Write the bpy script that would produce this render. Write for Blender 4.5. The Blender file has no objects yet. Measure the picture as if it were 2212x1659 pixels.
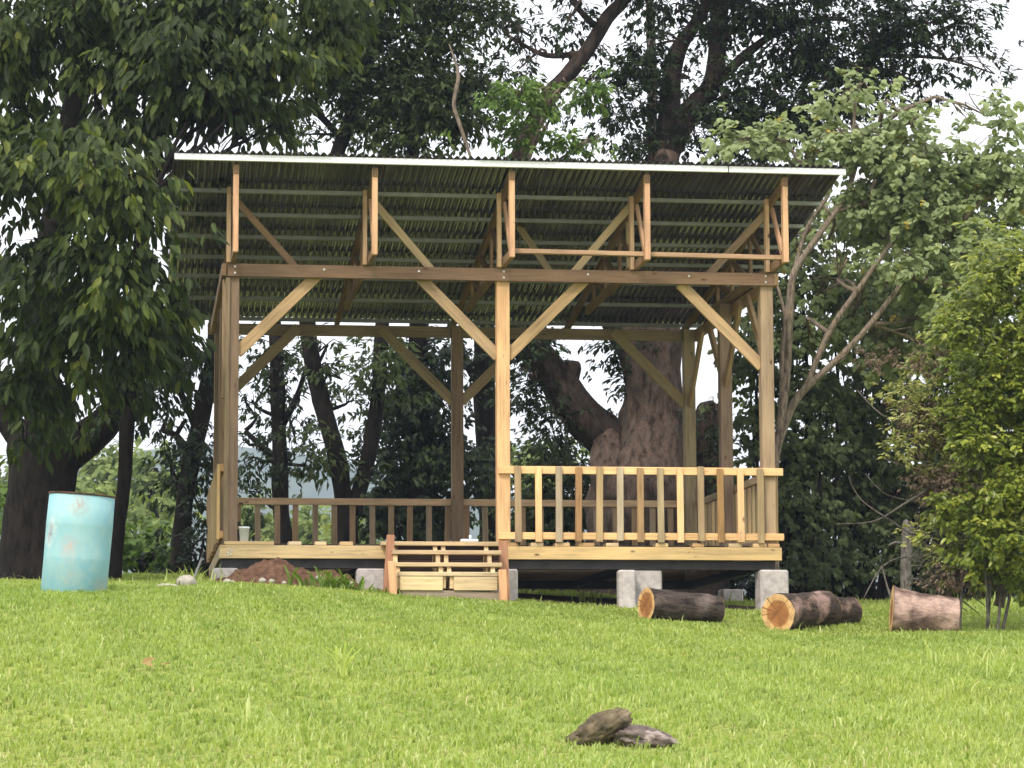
import bpy, bmesh, math, random
import numpy as np
from mathutils import Vector, Matrix, noise

# ------------------------------------------------------------------ camera
SC = bpy.context.scene
COL = SC.collection
K = 2212.0 / 2500.0                 # picture measured on a 2212 x 1659 copy
F = 6744.7 * K                      # focal length in those pixels
CX, CY = 1106.0, 829.5
PITCH, ROLL = 0.1221, -0.0038
EYE = 1.55
R0 = Vector((1, 0, 0))
FW = Vector((0, math.cos(PITCH), math.sin(PITCH)))
U0 = Vector((0, -math.sin(PITCH), math.cos(PITCH)))
CR, SR = math.cos(ROLL), math.sin(ROLL)
RT = R0 * CR + U0 * SR
UP = U0 * CR - R0 * SR
cam = bpy.data.cameras.new('camera')
cam.sensor_width = 36.0
cam.lens = 36.0 * F / 2212.0
cam.clip_start = 0.1
cam.clip_end = 8000
camo = bpy.data.objects.new('camera', cam)
COL.objects.link(camo)
camo.matrix_world = Matrix(((RT.x, UP.x, -FW.x, 0), (RT.y, UP.y, -FW.y, 0), (RT.z, UP.z, -FW.z, EYE), (0, 0, 0, 1)))
SC.camera = camo

# ------------------------------------------------------------------ light
SUN_EL, SUN_AZ = math.radians(48), math.radians(-155)     # azimuth: 0 = +Y, clockwise
sd = Vector((math.sin(SUN_AZ) * math.cos(SUN_EL), math.cos(SUN_AZ) * math.cos(SUN_EL), math.sin(SUN_EL)))
w = bpy.data.worlds.new('World')
SC.world = w
w.use_nodes = True
nt = w.node_tree
nt.nodes.clear()
wo = nt.nodes.new('ShaderNodeOutputWorld')
bg = nt.nodes.new('ShaderNodeBackground')
sky = nt.nodes.new('ShaderNodeTexSky')
sky.sky_type = 'NISHITA'
sky.sun_disc = False
sky.sun_elevation = SUN_EL
sky.sun_rotation = SUN_AZ
sky.air_density = 1.5
sky.dust_density = 4.0
mx = nt.nodes.new('ShaderNodeMixRGB')
mx.inputs[0].default_value = 0.85                          # thick bright cloud over the blue
mx.inputs[2].default_value = (9.0, 8.9, 9.1, 1)
nt.links.new(sky.outputs[0], mx.inputs[1])
nt.links.new(mx.outputs[0], bg.inputs[0])
bg.inputs[1].default_value = 0.1
nt.links.new(bg.outputs[0], wo.inputs[0])
sl = bpy.data.lights.new('sun', 'SUN')
sl.energy = 1.5
sl.angle = math.radians(14)
sl.color = (1.0, 0.93, 0.82)
so = bpy.data.objects.new('sun', sl)
COL.objects.link(so)
so.rotation_mode = 'QUATERNION'
so.rotation_quaternion = sd.to_track_quat('Z', 'Y')
so.location = (-10, -10, 30)
SC.view_settings.view_transform = 'Standard'
SC.view_settings.look = 'None'
SC.view_settings.exposure = 1.15
SC.view_settings.gamma = 1.0
SC.view_settings.use_curve_mapping = False
SC.cycles.use_denoising = True
SC.cycles.max_bounces = 6
SC.cycles.diffuse_bounces = 3
SC.cycles.transmission_bounces = 4
SC.cycles.transparent_max_bounces = 4

RNG = random.Random(7)
NP = np.random.default_rng(11)

# ------------------------------------------------------------------ geometry of the picture
def ray(px, py):
    x, y = px - CX, py - CY
    sx, sy = CR * x + SR * y, -SR * x + CR * y
    return R0 * (sx / F) + FW - U0 * (sy / F)

def at(px, py, Y):
    d = ray(px, py)
    d = d * (Y / d.y)
    return Vector((d.x, d.y, d.z + EYE))

def ppm(Y):                     # pixels for a metre at that distance
    return F / Y

OX, OY, YAW, DEPTH = -3.0771, 30.1088, 0.1353, 4.40
PM = Matrix.Translation((OX, OY, EYE)) @ Matrix.Rotation(YAW, 4, 'Z')
PMI = PM.inverted()

def puv(px, py, v):             # picture point on the pavilion plane of depth v
    o = PMI @ Vector((0, 0, EYE))
    d = PMI.to_3x3() @ ray(px, py)
    t = (v - o.y) / d.y
    p = o + d * t
    return p.x, p.z

def _smooth(tab):
    ys = np.arange(-200, 2600, 0.5)
    z = np.interp(ys, [a for a, b in tab], [b for a, b in tab])
    k = np.hanning(11); k /= k.sum()
    zp = np.pad(z, 5, mode='edge')
    return ys, np.convolve(zp, k, mode='valid')

GL = _smooth([(-200, -9), (-10, -2.3), (0, -1.55), (14, -.25), (18, .32), (24, 1.13), (27, 1.36), (30, 1.50), (34, 1.78), (38, 1.93), (45, 1.8), (60, .2), (100, -6), (200, -14), (2600, -14)])
GR = _smooth([(-200, -9), (-10, -2.3), (0, -1.55), (14, -.25), (18, .10), (24, .60), (28, .93), (29.5, 1.06), (31, 1.25), (36, 1.5), (40, 1.6), (45, 1.6), (60, 1.0), (100, -4), (200, -14), (2600, -14)])

def gz(x, y):
    x = np.asarray(x, float); y = np.asarray(y, float)
    t = np.clip((x + 4.0) / 7.5, 0, 1)
    t = t * t * (3 - 2 * t)
    z = np.interp(y, *GL) * (1 - t) + np.interp(y, *GR) * t
    z = z + .012 * np.sin(x * 2.1 + y * .7) + .010 * np.sin(y * 2.9 - x * 1.1) + .006 * np.sin(x * 5.3 + 1.2) * np.sin(y * 4.7)
    return z + EYE

def g1(x, y):
    return float(gz(x, y))

def on_ground(px, py):
    d = ray(px, py)
    Y = 12.0
    while Y < 60:
        p = at(px, py, Y)
        if p.z <= g1(p.x, p.y):
            return Vector((p.x, p.y, g1(p.x, p.y)))
        Y += .02
    return at(px, py, 34)

# ------------------------------------------------------------------ object helpers
W = {}

def link(o, parent, M):
    COL.objects.link(o)
    if parent is None:
        o.matrix_world = M
    else:
        o.parent = parent
        o.matrix_basis = W[parent.name].inverted() @ M
    W[o.name] = M.copy()
    return o

def tag(o, label=None, cat=None, group=None, kind=None):
    if label: o['label'] = label
    if cat: o['category'] = cat
    if group: o['group'] = group
    if kind: o['kind'] = kind
    return o

def thing(name, label, cat, M, group=None):
    o = bpy.data.objects.new(name, None)
    o.empty_display_size = .2
    link(o, None, M)
    return tag(o, label, cat, group)

def new_obj(name, me, mat, parent=None, M=None, col=None):
    o = bpy.data.objects.new(name, me)
    if mat and not me.materials: me.materials.append(mat)
    link(o, parent, M if M is not None else (W[parent.name] if parent else Matrix()))
    if col: o.color = (*col, 1)
    return o

def mesh_tris(name, V, T, tint=None, smooth=False):
    me = bpy.data.meshes.new(name)
    V = np.asarray(V, np.float32); T = np.asarray(T, np.int32)
    n = len(T)
    me.vertices.add(len(V)); me.vertices.foreach_set('co', V.ravel())
    me.loops.add(n * 3); me.loops.foreach_set('vertex_index', T.ravel())
    me.polygons.add(n)
    me.polygons.foreach_set('loop_start', np.arange(0, n * 3, 3, dtype=np.int32))
    me.polygons.foreach_set('loop_total', np.full(n, 3, np.int32))
    if smooth: me.polygons.foreach_set('use_smooth', np.ones(n, bool))
    if tint is not None:
        a = me.attributes.new('tint', 'FLOAT', 'POINT')
        a.data.foreach_set('value', np.asarray(tint, np.float32))
    me.update(calc_edges=True)
    return me

def mesh_py(name, V, Fc, smooth=False):
    me = bpy.data.meshes.new(name)
    me.from_pydata([tuple(v) for v in V], [], Fc)
    if smooth:
        for p in me.polygons: p.use_smooth = True
    me.update()
    return me

_box = {}
def box_mesh(L, wd, t, bev=.004):
    key = (round(L, 3), round(wd, 3), round(t, 3), bev)
    if key in _box: return _box[key]
    bm = bmesh.new()
    bmesh.ops.create_cube(bm, size=1)
    for v in bm.verts: v.co = Vector((v.co.x * L, v.co.y * wd, v.co.z * t))
    if bev: bmesh.ops.bevel(bm, geom=bm.edges[:], offset=min(bev, .2 * min(L, wd, t)), segments=1, affect='EDGES')
    me = bpy.data.meshes.new('timber')
    bm.to_mesh(me); bm.free()
    _box[key] = me
    return me

def axis_matrix(a, b, up=(0, 0, 1)):
    a = Vector(a); b = Vector(b)
    x = (b - a).normalized()
    u = Vector(up)
    if abs(x.dot(u)) > .98: u = Vector((0, 1, 0))
    y = u.cross(x).normalized()
    z = x.cross(y)
    c = (a + b) / 2
    return Matrix(((x.x, y.x, z.x, c.x), (x.y, y.y, z.y, c.y), (x.z, y.z, z.z, c.z), (0, 0, 0, 1))), (b - a).length

def timber(name, parent, a, b, wd, t, col, mat=None, up=(0, 0, 1), frame=None, jit=.06, bev=.004):
    """a box from a to b: wd across (horizontal side), t along 'up'"""
    M, L = axis_matrix(a, b, up)
    me = box_mesh(L, wd, t, bev)
    o = bpy.data.objects.new(name, me)
    if not me.materials: me.materials.append(None)
    link(o, parent, (PM if frame is None else frame) @ M)
    o.material_slots[0].link = 'OBJECT'
    o.material_slots[0].material = mat or MAT['timber']
    j = 1 + RNG.uniform(-jit, jit)
    o.color = (min(1, col[0] * j), min(1, col[1] * j * (1 + RNG.uniform(-.03, .03))), min(1, col[2] * j), 1)
    return o

# ------------------------------------------------------------------ materials
MAT = {}

class NB:
    def __init__(s, name):
        s.m = bpy.data.materials.new(name); s.m.use_nodes = True
        s.t = s.m.node_tree; s.t.nodes.clear()
        s.out = s.t.nodes.new('ShaderNodeOutputMaterial')
        MAT[name] = s.m
    def n(s, typ, **kw):
        nd = s.t.nodes.new('ShaderNode' + typ)
        for k, v in kw.items():
            if k.startswith('i_'):
                key = k[2:]
                key = int(key) if key.isdigit() else key.replace('_', ' ')
                nd.inputs[key].default_value = v
            else: setattr(nd, k, v)
        return nd
    def l(s, a, b): s.t.links.new(a, b)
    def ramp(s, fac, stops, interp='LINEAR'):
        r = s.n('ValToRGB'); r.color_ramp.interpolation = interp
        e = r.color_ramp.elements
        while len(e) < len(stops): e.new(.5)
        for q, (p, c) in zip(e, stops):
            q.position = p; q.color = (*c, 1) if len(c) == 3 else c
        s.l(fac, r.inputs[0]); return r.outputs[0]
    def mix(s, fac, a, b, mode='MIX'):
        m = s.n('MixRGB', blend_type=mode)
        for i, x in ((0, fac), (1, a), (2, b)):
            if isinstance(x, (int, float)): m.inputs[i].default_value = x
            elif isinstance(x, tuple): m.inputs[i].default_value = (*x, 1)
            else: s.l(x, m.inputs[i])
        return m.outputs[0]
    def noise(s, vec, scale, detail=4, rough=.55):
        q = s.n('TexNoise', i_Scale=scale, i_Detail=detail, i_Roughness=rough)
        if vec is not None: s.l(vec, q.inputs['Vector'])
        return q.outputs['Fac']
    def mapping(s, vec, scale, offs=None):
        q = s.n('Mapping'); q.inputs['Scale'].default_value = scale
        s.l(vec, q.inputs['Vector'])
        if offs is not None: s.l(offs, q.inputs['Location'])
        return q.outputs[0]
    def bump(s, h, strength, dist=.01):
        b = s.n('Bump', i_Strength=strength, i_Distance=dist); s.l(h, b.inputs['Height']); return b.outputs[0]
    def pbsdf(s, col, rough=.8, metal=0, nrm=None, spec=.3):
        p = s.n('BsdfPrincipled'); p.inputs['Roughness'].default_value = .8
        if isinstance(col, tuple): p.inputs['Base Color'].default_value = (*col, 1)
        else: s.l(col, p.inputs['Base Color'])
        if isinstance(rough, (int, float)): p.inputs['Roughness'].default_value = rough
        else: s.l(rough, p.inputs['Roughness'])
        if isinstance(metal, (int, float)): p.inputs['Metallic'].default_value = metal
        else: s.l(metal, p.inputs['Metallic'])
        p.inputs['Specular IOR Level'].default_value = spec
        if nrm is not None: s.l(nrm, p.inputs['Normal'])
        return p.outputs[0]
    def fin(s, sh): s.l(sh, s.out.inputs[0]); return s.m

def make_materials():
    b = NB('timber')
    tc = b.n('TexCoord'); oi = b.n('ObjectInfo')
    off = b.n('VectorMath', operation='SCALE'); off.inputs[0].default_value = (37, 11, 5); b.l(oi.outputs['Random'], off.inputs['Scale'])
    v1 = b.mapping(tc.outputs['Object'], (1.6, 26, 26), off.outputs[0])
    g = b.noise(v1, 1.6, 6, .6)
    v2 = b.mapping(tc.outputs['Object'], (.9, 5, 5), off.outputs[0])
    bl = b.noise(v2, 1.3, 3)
    v3 = b.mapping(tc.outputs['Object'], (3.0, 7, 7), off.outputs[0])
    vo = b.n('TexVoronoi', i_Scale=.9); b.l(v3, vo.inputs['Vector'])
    c = b.mix(1.0, oi.outputs['Color'], b.ramp(g, [(.25, (.62, .58, .54)), (.5, (1, 1, 1)), (.75, (1.12, 1.08, 1.0))]), 'MULTIPLY')
    c = b.mix(1.0, c, b.ramp(bl, [(.3, (.74, .72, .70)), (.6, (1.08, 1.05, 1.0))]), 'MULTIPLY')
    c = b.mix(b.ramp(vo.outputs['Distance'], [(.05, (.9, .9, .9)), (.12, (0, 0, 0))]), c, (.085, .045, .025))
    sp = b.noise(b.mapping(tc.outputs['Object'], (5, 9, 9), off.outputs[0]), 2.2, 5, .7)
    c = b.mix(b.ramp(sp, [(.63, (0, 0, 0)), (.74, (.55, .55, .55))]), c, (.09, .07, .055))
    b.fin(b.pbsdf(c, .78, nrm=b.bump(g, .35, .006)))

    b = NB('roof_metal')
    tc = b.n('TexCoord'); g = b.noise(tc.outputs['Object'], 2.5, 5)
    c = b.ramp(g, [(.3, (.130, .120, .155)), (.7, (.200, .185, .24))])
    b.fin(b.pbsdf(c, .16, 1.0, spec=.5))
    b = NB('galvanised')
    tc = b.n('TexCoord'); g = b.noise(tc.outputs['Object'], 6, 4)
    c = b.ramp(g, [(.3, (.24, .255, .235)), (.7, (.33, .345, .32))])
    b.fin(b.pbsdf(c, .45, .3, spec=.5))
    b = NB('bright_zinc')
    tc = b.n('TexCoord'); g = b.noise(tc.outputs['Object'], 4, 4)
    c = b.ramp(g, [(.3, (.82, .84, .86)), (.7, (.92, .93, .94))])
    b.fin(b.pbsdf(c, .5, .0, spec=.5))
    b = NB('dark_steel')
    tc = b.n('TexCoord'); g = b.noise(tc.outputs['Object'], 5, 4)
    c = b.ramp(g, [(.3, (.018, .017, .018)), (.7, (.045, .04, .042))])
    b.fin(b.pbsdf(c, .5, .2))
    b = NB('bolt')
    b.fin(b.pbsdf((.62, .60, .55), .4, .7))
    b = NB('concrete')
    tc = b.n('TexCoord'); oi = b.n('ObjectInfo')
    g = b.noise(tc.outputs['Object'], 3.5, 6, .65); g2 = b.noise(b.mapping(tc.outputs['Object'], (1, 1, .25)), 14, 4)
    c = b.ramp(g, [(.3, (.32, .285, .275)), (.55, (.52, .475, .46)), (.75, (.60, .56, .545))])
    c = b.mix(1.0, c, b.ramp(g2, [(.35, (.78, .77, .76)), (.6, (1, 1, 1))]), 'MULTIPLY')
    b.fin(b.pbsdf(c, .9, nrm=b.bump(b.noise(tc.outputs['Object'], 40, 4), .4, .006)))
    b = NB('drum_paint')
    tc = b.n('TexCoord')
    g = b.noise(tc.outputs['Object'], 3.2, 7, .62); g2 = b.noise(tc.outputs['Object'], 11, 5, .7); g3 = b.noise(tc.outputs['Object'], 1.6, 3)
    c = b.ramp(g3, [(.35, (.23, .50, .55)), (.7, (.12, .42, .52))])
    c = b.mix(b.ramp(g2, [(.50, (0, 0, 0)), (.66, (.55, .55, .55))]), c, (.42, .55, .52))
    c = b.mix(b.ramp(g, [(.60, (0, 0, 0)), (.665, (.85, .85, .85))]), c, (.40, .36, .30))
    c = b.mix(b.ramp(g, [(.69, (0, 0, 0)), (.72, (.9, .9, .9))]), c, (.22, .15, .11))
    b.fin(b.pbsdf(c, .55, nrm=b.bump(g2, .1, .004)))
    b = NB('rust')
    tc = b.n('TexCoord')
    b.fin(b.pbsdf(b.ramp(b.noise(tc.outputs['Object'], 14, 4), [(.35, (.035, .022, .016)), (.7, (.13, .07, .045))]), .85))
    b = NB('worn_primer')
    tc = b.n('TexCoord')
    b.fin(b.pbsdf(b.ramp(b.noise(tc.outputs['Object'], 18, 4), [(.35, (.16, .13, .15)), (.7, (.40, .36, .36))]), .8))

    def bark(name, dark, light, patch, pf, vs=(9, 9, 2.2)):
        b = NB(name); tc = b.n('TexCoord')
        v = b.mapping(tc.outputs['Object'], vs)
        g = b.noise(v, 1.6, 8, .65); g2 = b.noise(tc.outputs['Object'], 2.3, 5, .6)
        c = b.ramp(g, [(.3, dark), (.72, light)])
        c = b.mix(b.ramp(g2, [(pf, (0, 0, 0)), (pf + .1, (.85, .85, .85))]), c, patch)
        c = b.mix(1.0, c, b.ramp(g, [(.36, (.55, .55, .55)), (.5, (1, 1, 1))]), 'MULTIPLY')
        fi = b.noise(b.mapping(tc.outputs['Object'], tuple(q * 4 for q in vs)), 1.8, 6, .7)
        c = b.mix(1.0, c, b.ramp(fi, [(.35, (.72, .72, .72)), (.6, (1.08, 1.08, 1.08))]), 'MULTIPLY')
        b.fin(b.pbsdf(c, .95, nrm=b.bump(fi, .8, .02), spec=.12))
    bark('bark_dark', (.007, .0055, .005), (.025, .020, .017), (.030, .026, .022), .62)  # shade beneath the canopy is put into this near-black bark colour
    bark('bark_great', (.062, .043, .035), (.175, .125, .102), (.085, .068, .057), .54, (8, 8, 2.6))
    bark('bark_limb', (.016, .012, .010), (.075, .054, .045), (.040, .034, .028), .56, (8, 8, 2.6))
    bark('bark_tan', (.15, .115, .085), (.36, .29, .22), (.24, .20, .16), .6, (20, 20, 5))
    bark('bark_grey', (.09, .08, .07), (.25, .225, .20), (.20, .16, .13), .6, (25, 25, 6))
    bark('log_bark', (.035, .026, .022), (.115, .085, .070), (.40, .27, .225), .55, (2.5, 12, 12))
    bark('log_bark_grey', (.030, .024, .021), (.120, .092, .078), (.21, .165, .145), .60, (2.5, 12, 12))
    bark('log_bark_pink', (.10, .065, .052), (.36, .24, .195), (.50, .35, .29), .52, (2.5, 5, 5))
    b = NB('cut_wood')
    tc = b.n('TexCoord'); sx = b.n('SeparateXYZ')
    nn = b.n('TexNoise', i_Scale=5.0, i_Detail=3.0); b.l(tc.outputs['Object'], nn.inputs['Vector'])
    ad = b.n('VectorMath', operation='MULTIPLY_ADD'); ad.inputs[1].default_value = (.06, .06, .06); b.l(nn.outputs['Color'], ad.inputs[0]); b.l(tc.outputs['Object'], ad.inputs[2])
    b.l(ad.outputs[0], sx.inputs[0])
    cm = b.n('CombineXYZ'); b.l(sx.outputs['Y'], cm.inputs['Y']); b.l(sx.outputs['Z'], cm.inputs['Z'])
    sb = b.n('VectorMath', operation='SUBTRACT'); b.l(cm.outputs[0], sb.inputs[0]); sb.inputs[1].default_value = (0, .03, .03)
    ln = b.n('VectorMath', operation='LENGTH'); b.l(sb.outputs[0], ln.inputs[0])
    c = b.ramp(ln.outputs['Value'], [(0, (.25, .10, .035)), (.105, (.36, .16, .055)), (.122, (.38, .17, .06)), (.134, (.62, .38, .16)), (.19, (.66, .44, .22))])
    wv = b.n('TexWave', wave_type='BANDS', i_Scale=1.0); 
    sn = b.n('Math', operation='SINE'); ml = b.n('Math', operation='MULTIPLY'); ml.inputs[1].default_value = 320; b.l(ln.outputs['Value'], ml.inputs[0]); b.l(ml.outputs[0], sn.inputs[0])
    mr = b.n('MapRange'); mr.inputs[1].default_value = -1; mr.inputs[3].default_value = .86; mr.inputs[4].default_value = 1.05; b.l(sn.outputs[0], mr.inputs[0])
    c = b.mix(1.0, c, mr.outputs[0], 'MULTIPLY')
    gr = b.n('TexGradient', gradient_type='RADIAL')
    rot = b.n('CombineXYZ'); s2 = b.n('SeparateXYZ'); b.l(sb.outputs[0], s2.inputs[0]); b.l(s2.outputs['Y'], rot.inputs['X']); b.l(s2.outputs['Z'], rot.inputs['Y']); b.l(rot.outputs[0], gr.inputs[0])
    ck = b.n('TexNoise', noise_dimensions='1D', i_Scale=26.0, i_Detail=2.0); b.l(gr.outputs['Fac'], ck.inputs['W'])
    c = b.mix(b.ramp(ck.outputs['Fac'], [(.30, (.75, .75, .75)), (.35, (0, 0, 0))]), c, (.12, .05, .02))
    dm = b.noise(tc.outputs['Object'], 12, 5, .7)
    c = b.mix(1.0, c, b.ramp(dm, [(.35, (.62, .58, .55)), (.6, (1.05, 1.03, 1))]), 'MULTIPLY')
    b.fin(b.pbsdf(c, .85))
    def rock(name, stops, sc=4):
        b = NB(name); tc = b.n('TexCoord')
        g = b.noise(tc.outputs['Object'], sc, 8, .65)
        b.fin(b.pbsdf(b.ramp(g, stops), .95, nrm=b.bump(b.noise(tc.outputs['Object'], sc * 6, 6), .6, .02), spec=.15))
    rock('rock_brown', [(.3, (.035, .030, .018)), (.5, (.12, .095, .06)), (.7, (.24, .19, .12))], 9)
    rock('rock_grey', [(.35, (.06, .05, .045)), (.52, (.15, .12, .105)), (.60, (.34, .28, .25)), (.75, (.44, .37, .33))], 7)
    rock('rock_pale', [(.3, (.26, .235, .195)), (.55, (.42, .385, .33)), (.75, (.58, .54, .47))], 14)
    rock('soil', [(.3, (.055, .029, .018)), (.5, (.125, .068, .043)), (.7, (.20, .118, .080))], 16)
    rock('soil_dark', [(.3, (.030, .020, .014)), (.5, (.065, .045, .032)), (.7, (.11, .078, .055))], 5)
    rock('plastic_white', [(.3, (.84, .87, .91)), (.7, (.88, .90, .93))], 3)
    rock('plastic_dark', [(.3, (.02, .02, .022)), (.7, (.05, .045, .04))], 3)

    b = NB('ground')
    geo = b.n('NewGeometry')
    g = b.noise(geo.outputs['Position'], .9, 6); g2 = b.noise(geo.outputs['Position'], 14, 5)
    c = b.ramp(g, [(.3, (.22, .26, .06)), (.7, (.28, .32, .08))])
    c = b.mix(b.ramp(g2, [(.5, (0, 0, 0)), (.7, (.8, .8, .8))]), c, (.11, .085, .04))
    b.fin(b.pbsdf(c, 1.0, spec=.05))

    def leafmat(name, stops, trans=.35, rough=.55, spec=.22, tcol=None):
        b = NB(name); at_ = b.n('Attribute', attribute_name='tint')
        c = b.ramp(at_.outputs['Fac'], stops)
        p = b.pbsdf(c, rough, spec=spec)
        t = b.n('BsdfTranslucent')
        b.l(b.mix(1.0, c, tcol or (1.6, 1.6, .6), 'MULTIPLY'), t.inputs['Color'])
        m = b.n('MixShader', i_0=trans); b.l(p, m.inputs[1]); b.l(t.outputs[0], m.inputs[2])
        b.fin(m.outputs[0])
    leafmat('leaf_big', [(0, (.016, .026, .007)), (.45, (.038, .060, .014)), (.75, (.095, .125, .024)), (1, (.21, .23, .045))])
    leafmat('leaf_dark', [(0, (.010, .018, .007)), (.6, (.021, .036, .012)), (1, (.055, .085, .024))], .25)  # albedo lowered to carry the blocked light under the crowns
    leafmat('leaf_mid', [(0, (.024, .038, .013)), (.6, (.056, .080, .026)), (1, (.12, .15, .045))])
    leafmat('leaf_bright', [(0, (.055, .10, .020)), (.5, (.10, .17, .032)), (1, (.17, .25, .05))])
    leafmat('leaf_pale', [(0, (.15, .19, .085)), (.6, (.27, .325, .155)), (.96, (.36, .41, .21)), (1, (.48, .36, .08))])
    leafmat('leaf_yellow', [(0, (.075, .11, .018)), (.45, (.18, .225, .035)), (.78, (.34, .37, .06)), (1, (.56, .55, .14))], .35, .35, .5)
    leafmat('leaf_dry', [(0, (.10, .075, .05)), (.6, (.19, .14, .10)), (1, (.28, .21, .16))], .2, .9, .1, (1, .9, .8))
    leafmat('leaf_far', [(0, (.10, .14, .05)), (.6, (.18, .23, .08)), (1, (.27, .31, .11))], .3, .8, .1)
    leafmat('leaf_hedge', [(0, (.042, .060, .025)), (.6, (.105, .135, .058)), (1, (.22, .26, .11))], .38)
    leafmat('leaf_paleyellow', [(0, (.16, .18, .06)), (.6, (.32, .33, .12)), (1, (.52, .50, .22))], .3)
    leafmat('fallen_leaf', [(0, (.50, .36, .16)), (1, (.62, .48, .25))], .2, .8, .2, (1, .8, .6))
    # lawn
    b = NB('grass'); at_ = b.n('Attribute', attribute_name='tint'); geo = b.n('NewGeometry')
    c = b.ramp(at_.outputs['Fac'], [(0, (.185, .245, .065)), (.45, (.325, .40, .115)), (.8, (.43, .50, .165)), (.95, (.54, .58, .27)), (1, (.53, .45, .27))])
    g = b.noise(geo.outputs['Position'], .55, 4)
    c = b.mix(1.0, c, b.ramp(g, [(.3, (.92, .96, .92)), (.5, (1, 1, 1)), (.72, (1.12, 1.06, 1.05))]), 'MULTIPLY')
    p = b.pbsdf(c, .55, spec=.3)
    t = b.n('BsdfTranslucent'); b.l(b.mix(1.0, c, (1.25, 1.35, .7), 'MULTIPLY'), t.inputs['Color'])
    m = b.n('MixShader', i_0=.45); b.l(p, m.inputs[1]); b.l(t.outputs[0], m.inputs[2]); b.fin(m.outputs[0])
    b = NB('far_hill')
    geo = b.n('NewGeometry'); g = b.noise(geo.outputs['Position'], .02, 8, .7)
    b.fin(b.pbsdf(b.ramp(g, [(.35, (.03, .05, .02)), (.65, (.075, .10, .04))]), 1.0, spec=.0))

make_materials()

# ------------------------------------------------------------------ ground, far hills
def build_ground():
    xs = np.concatenate([-np.geomspace(16, 2400, 30)[::-1], np.arange(-15, 15.01, .5), np.geomspace(16, 2400, 30)])
    ys = np.concatenate([-np.geomspace(6, 200, 8)[::-1], np.arange(-5, 62, .5), np.geomspace(63, 2600, 40)])
    X, Y = np.meshgrid(xs, ys)
    Z = gz(X, Y)
    V = np.stack([X, Y, Z], -1).reshape(-1, 3)
    nx, ny = len(xs), len(ys)
    i = np.arange(ny - 1)[:, None] * nx + np.arange(nx - 1)[None]
    i = i.ravel()
    T = np.concatenate([np.stack([i, i + 1, i + nx + 1], 1), np.stack([i, i + nx + 1, i + nx], 1)])
    o = new_obj('ground', mesh_tris('ground', V, T, smooth=True), MAT['ground'])
    tag(o, 'grassy ground sloping up to the pavilion', 'ground', kind='structure')
    # hills
    def ridge(name, label, Y0, thick, prof, x0, x1):
        xs = np.linspace(x0, x1, 90); ts = np.linspace(0, 1, 14)
        V = []
        for t in ts:
            for x in xs:
                h = np.interp(x, [p[0] for p in prof], [p[1] for p in prof])
                hh = -16 + EYE + (h + 16) * math.sin(math.pi * min(1, t * .5 + 0) ) + 6 * noise.fractal(Vector((x * .006, t * 3, Y0)), 1, 2, 5) * t
                V.append((x, Y0 + (t - 1) * thick, hh))
        nx = len(xs)
        Fc = [(r * nx + c, r * nx + c + 1, (r + 1) * nx + c + 1, (r + 1) * nx + c) for r in range(len(ts) - 1) for c in range(nx - 1)]
        # back side down to the valley
        base = len(V)
        for x in xs: V.append((x, Y0 + thick * .8, -16 + EYE))
        Fc += [((len(ts) - 1) * nx + c, (len(ts) - 1) * nx + c + 1, base + c + 1, base + c) for c in range(nx - 1)]
        o = new_obj(name, mesh_py(name, V, Fc, True), MAT['far_hill'])
        tag(o, label, 'hill', kind='structure')
    ridge('far_hill', 'distant blue wooded ridge seen between the trunks', 1500, 500, [(-900, 60), (-400, 110), (-160, 150), (-80, 140), (60, 105), (300, 85), (900, 70)], -900, 900)
    ridge('near_hill', 'green wooded rise beyond the trees', 420, 160, [(-300, 14), (-60, 16), (-40, 16), (-20, 12), (0, 13), (12, 14), (60, 12), (300, 12)], -300, 300)
build_ground()

# ------------------------------------------------------------------ tubes and leaves
def catmull(P, R, step):
    P = [Vector(p) for p in P]
    out, rad = [], []
    n = len(P)
    for i in range(n - 1):
        p0, p1, p2, p3 = P[max(0, i - 1)], P[i], P[i + 1], P[min(n - 1, i + 2)]
        m = max(2, int((p2 - p1).length / step))
        for k in range(m):
            t = k / m
            out.append(.5 * ((2 * p1) + (p2 - p0) * t + (2 * p0 - 5 * p1 + 4 * p2 - p3) * t * t + (3 * p1 - p0 - 3 * p2 + p3) * t ** 3))
            rad.append(R[i] * (1 - t) + R[i + 1] * t)
    out.append(P[-1]); rad.append(R[-1])
    return out, rad

def tube(P, R, seg=10, step=.25, rough=.12, seed=0, freq=3.0, cap=True):
    pts, rad = catmull(P, R, step)
    V, Fc = [], []
    nrm = None
    for i, (p, r) in enumerate(zip(pts, rad)):
        d = (pts[min(i + 1, len(pts) - 1)] - pts[max(i - 1, 0)]).normalized()
        if nrm is None:
            nrm = d.orthogonal().normalized()
        nrm = (nrm - d * nrm.dot(d)).normalized()
        bi = d.cross(nrm)
        for k in range(seg):
            a = 2 * math.pi * k / seg
            dirv = nrm * math.cos(a) + bi * math.sin(a)
            q = 1.0
            if rough:
                q += rough * noise.noise(Vector((dirv.x * 1.6 + seed * 3.1, dirv.y * 1.6 + seed, dirv.z * 1.6)) + p * freq * .5) * 1.6
                q += rough * .5 * noise.noise(dirv * 4.0 + p * freq * 1.7 + Vector((seed, 0, 0)))
            V.append(p + dirv * r * q)
    for i in range(len(pts) - 1):
        for k in range(seg):
            a, b_ = i * seg + k, i * seg + (k + 1) % seg
            Fc.append((a, b_, b_ + seg, a + seg))
    if cap:
        Fc.append(tuple(range(seg))[::-1]); n0 = (len(pts) - 1) * seg
        Fc.append(tuple(range(n0, n0 + seg)))
    return V, Fc

def join(parts):
    V, Fc = [], []
    for v, f in parts:
        o = len(V); V += list(v); Fc += [tuple(i + o for i in q) for q in f]
    return V, Fc

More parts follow.
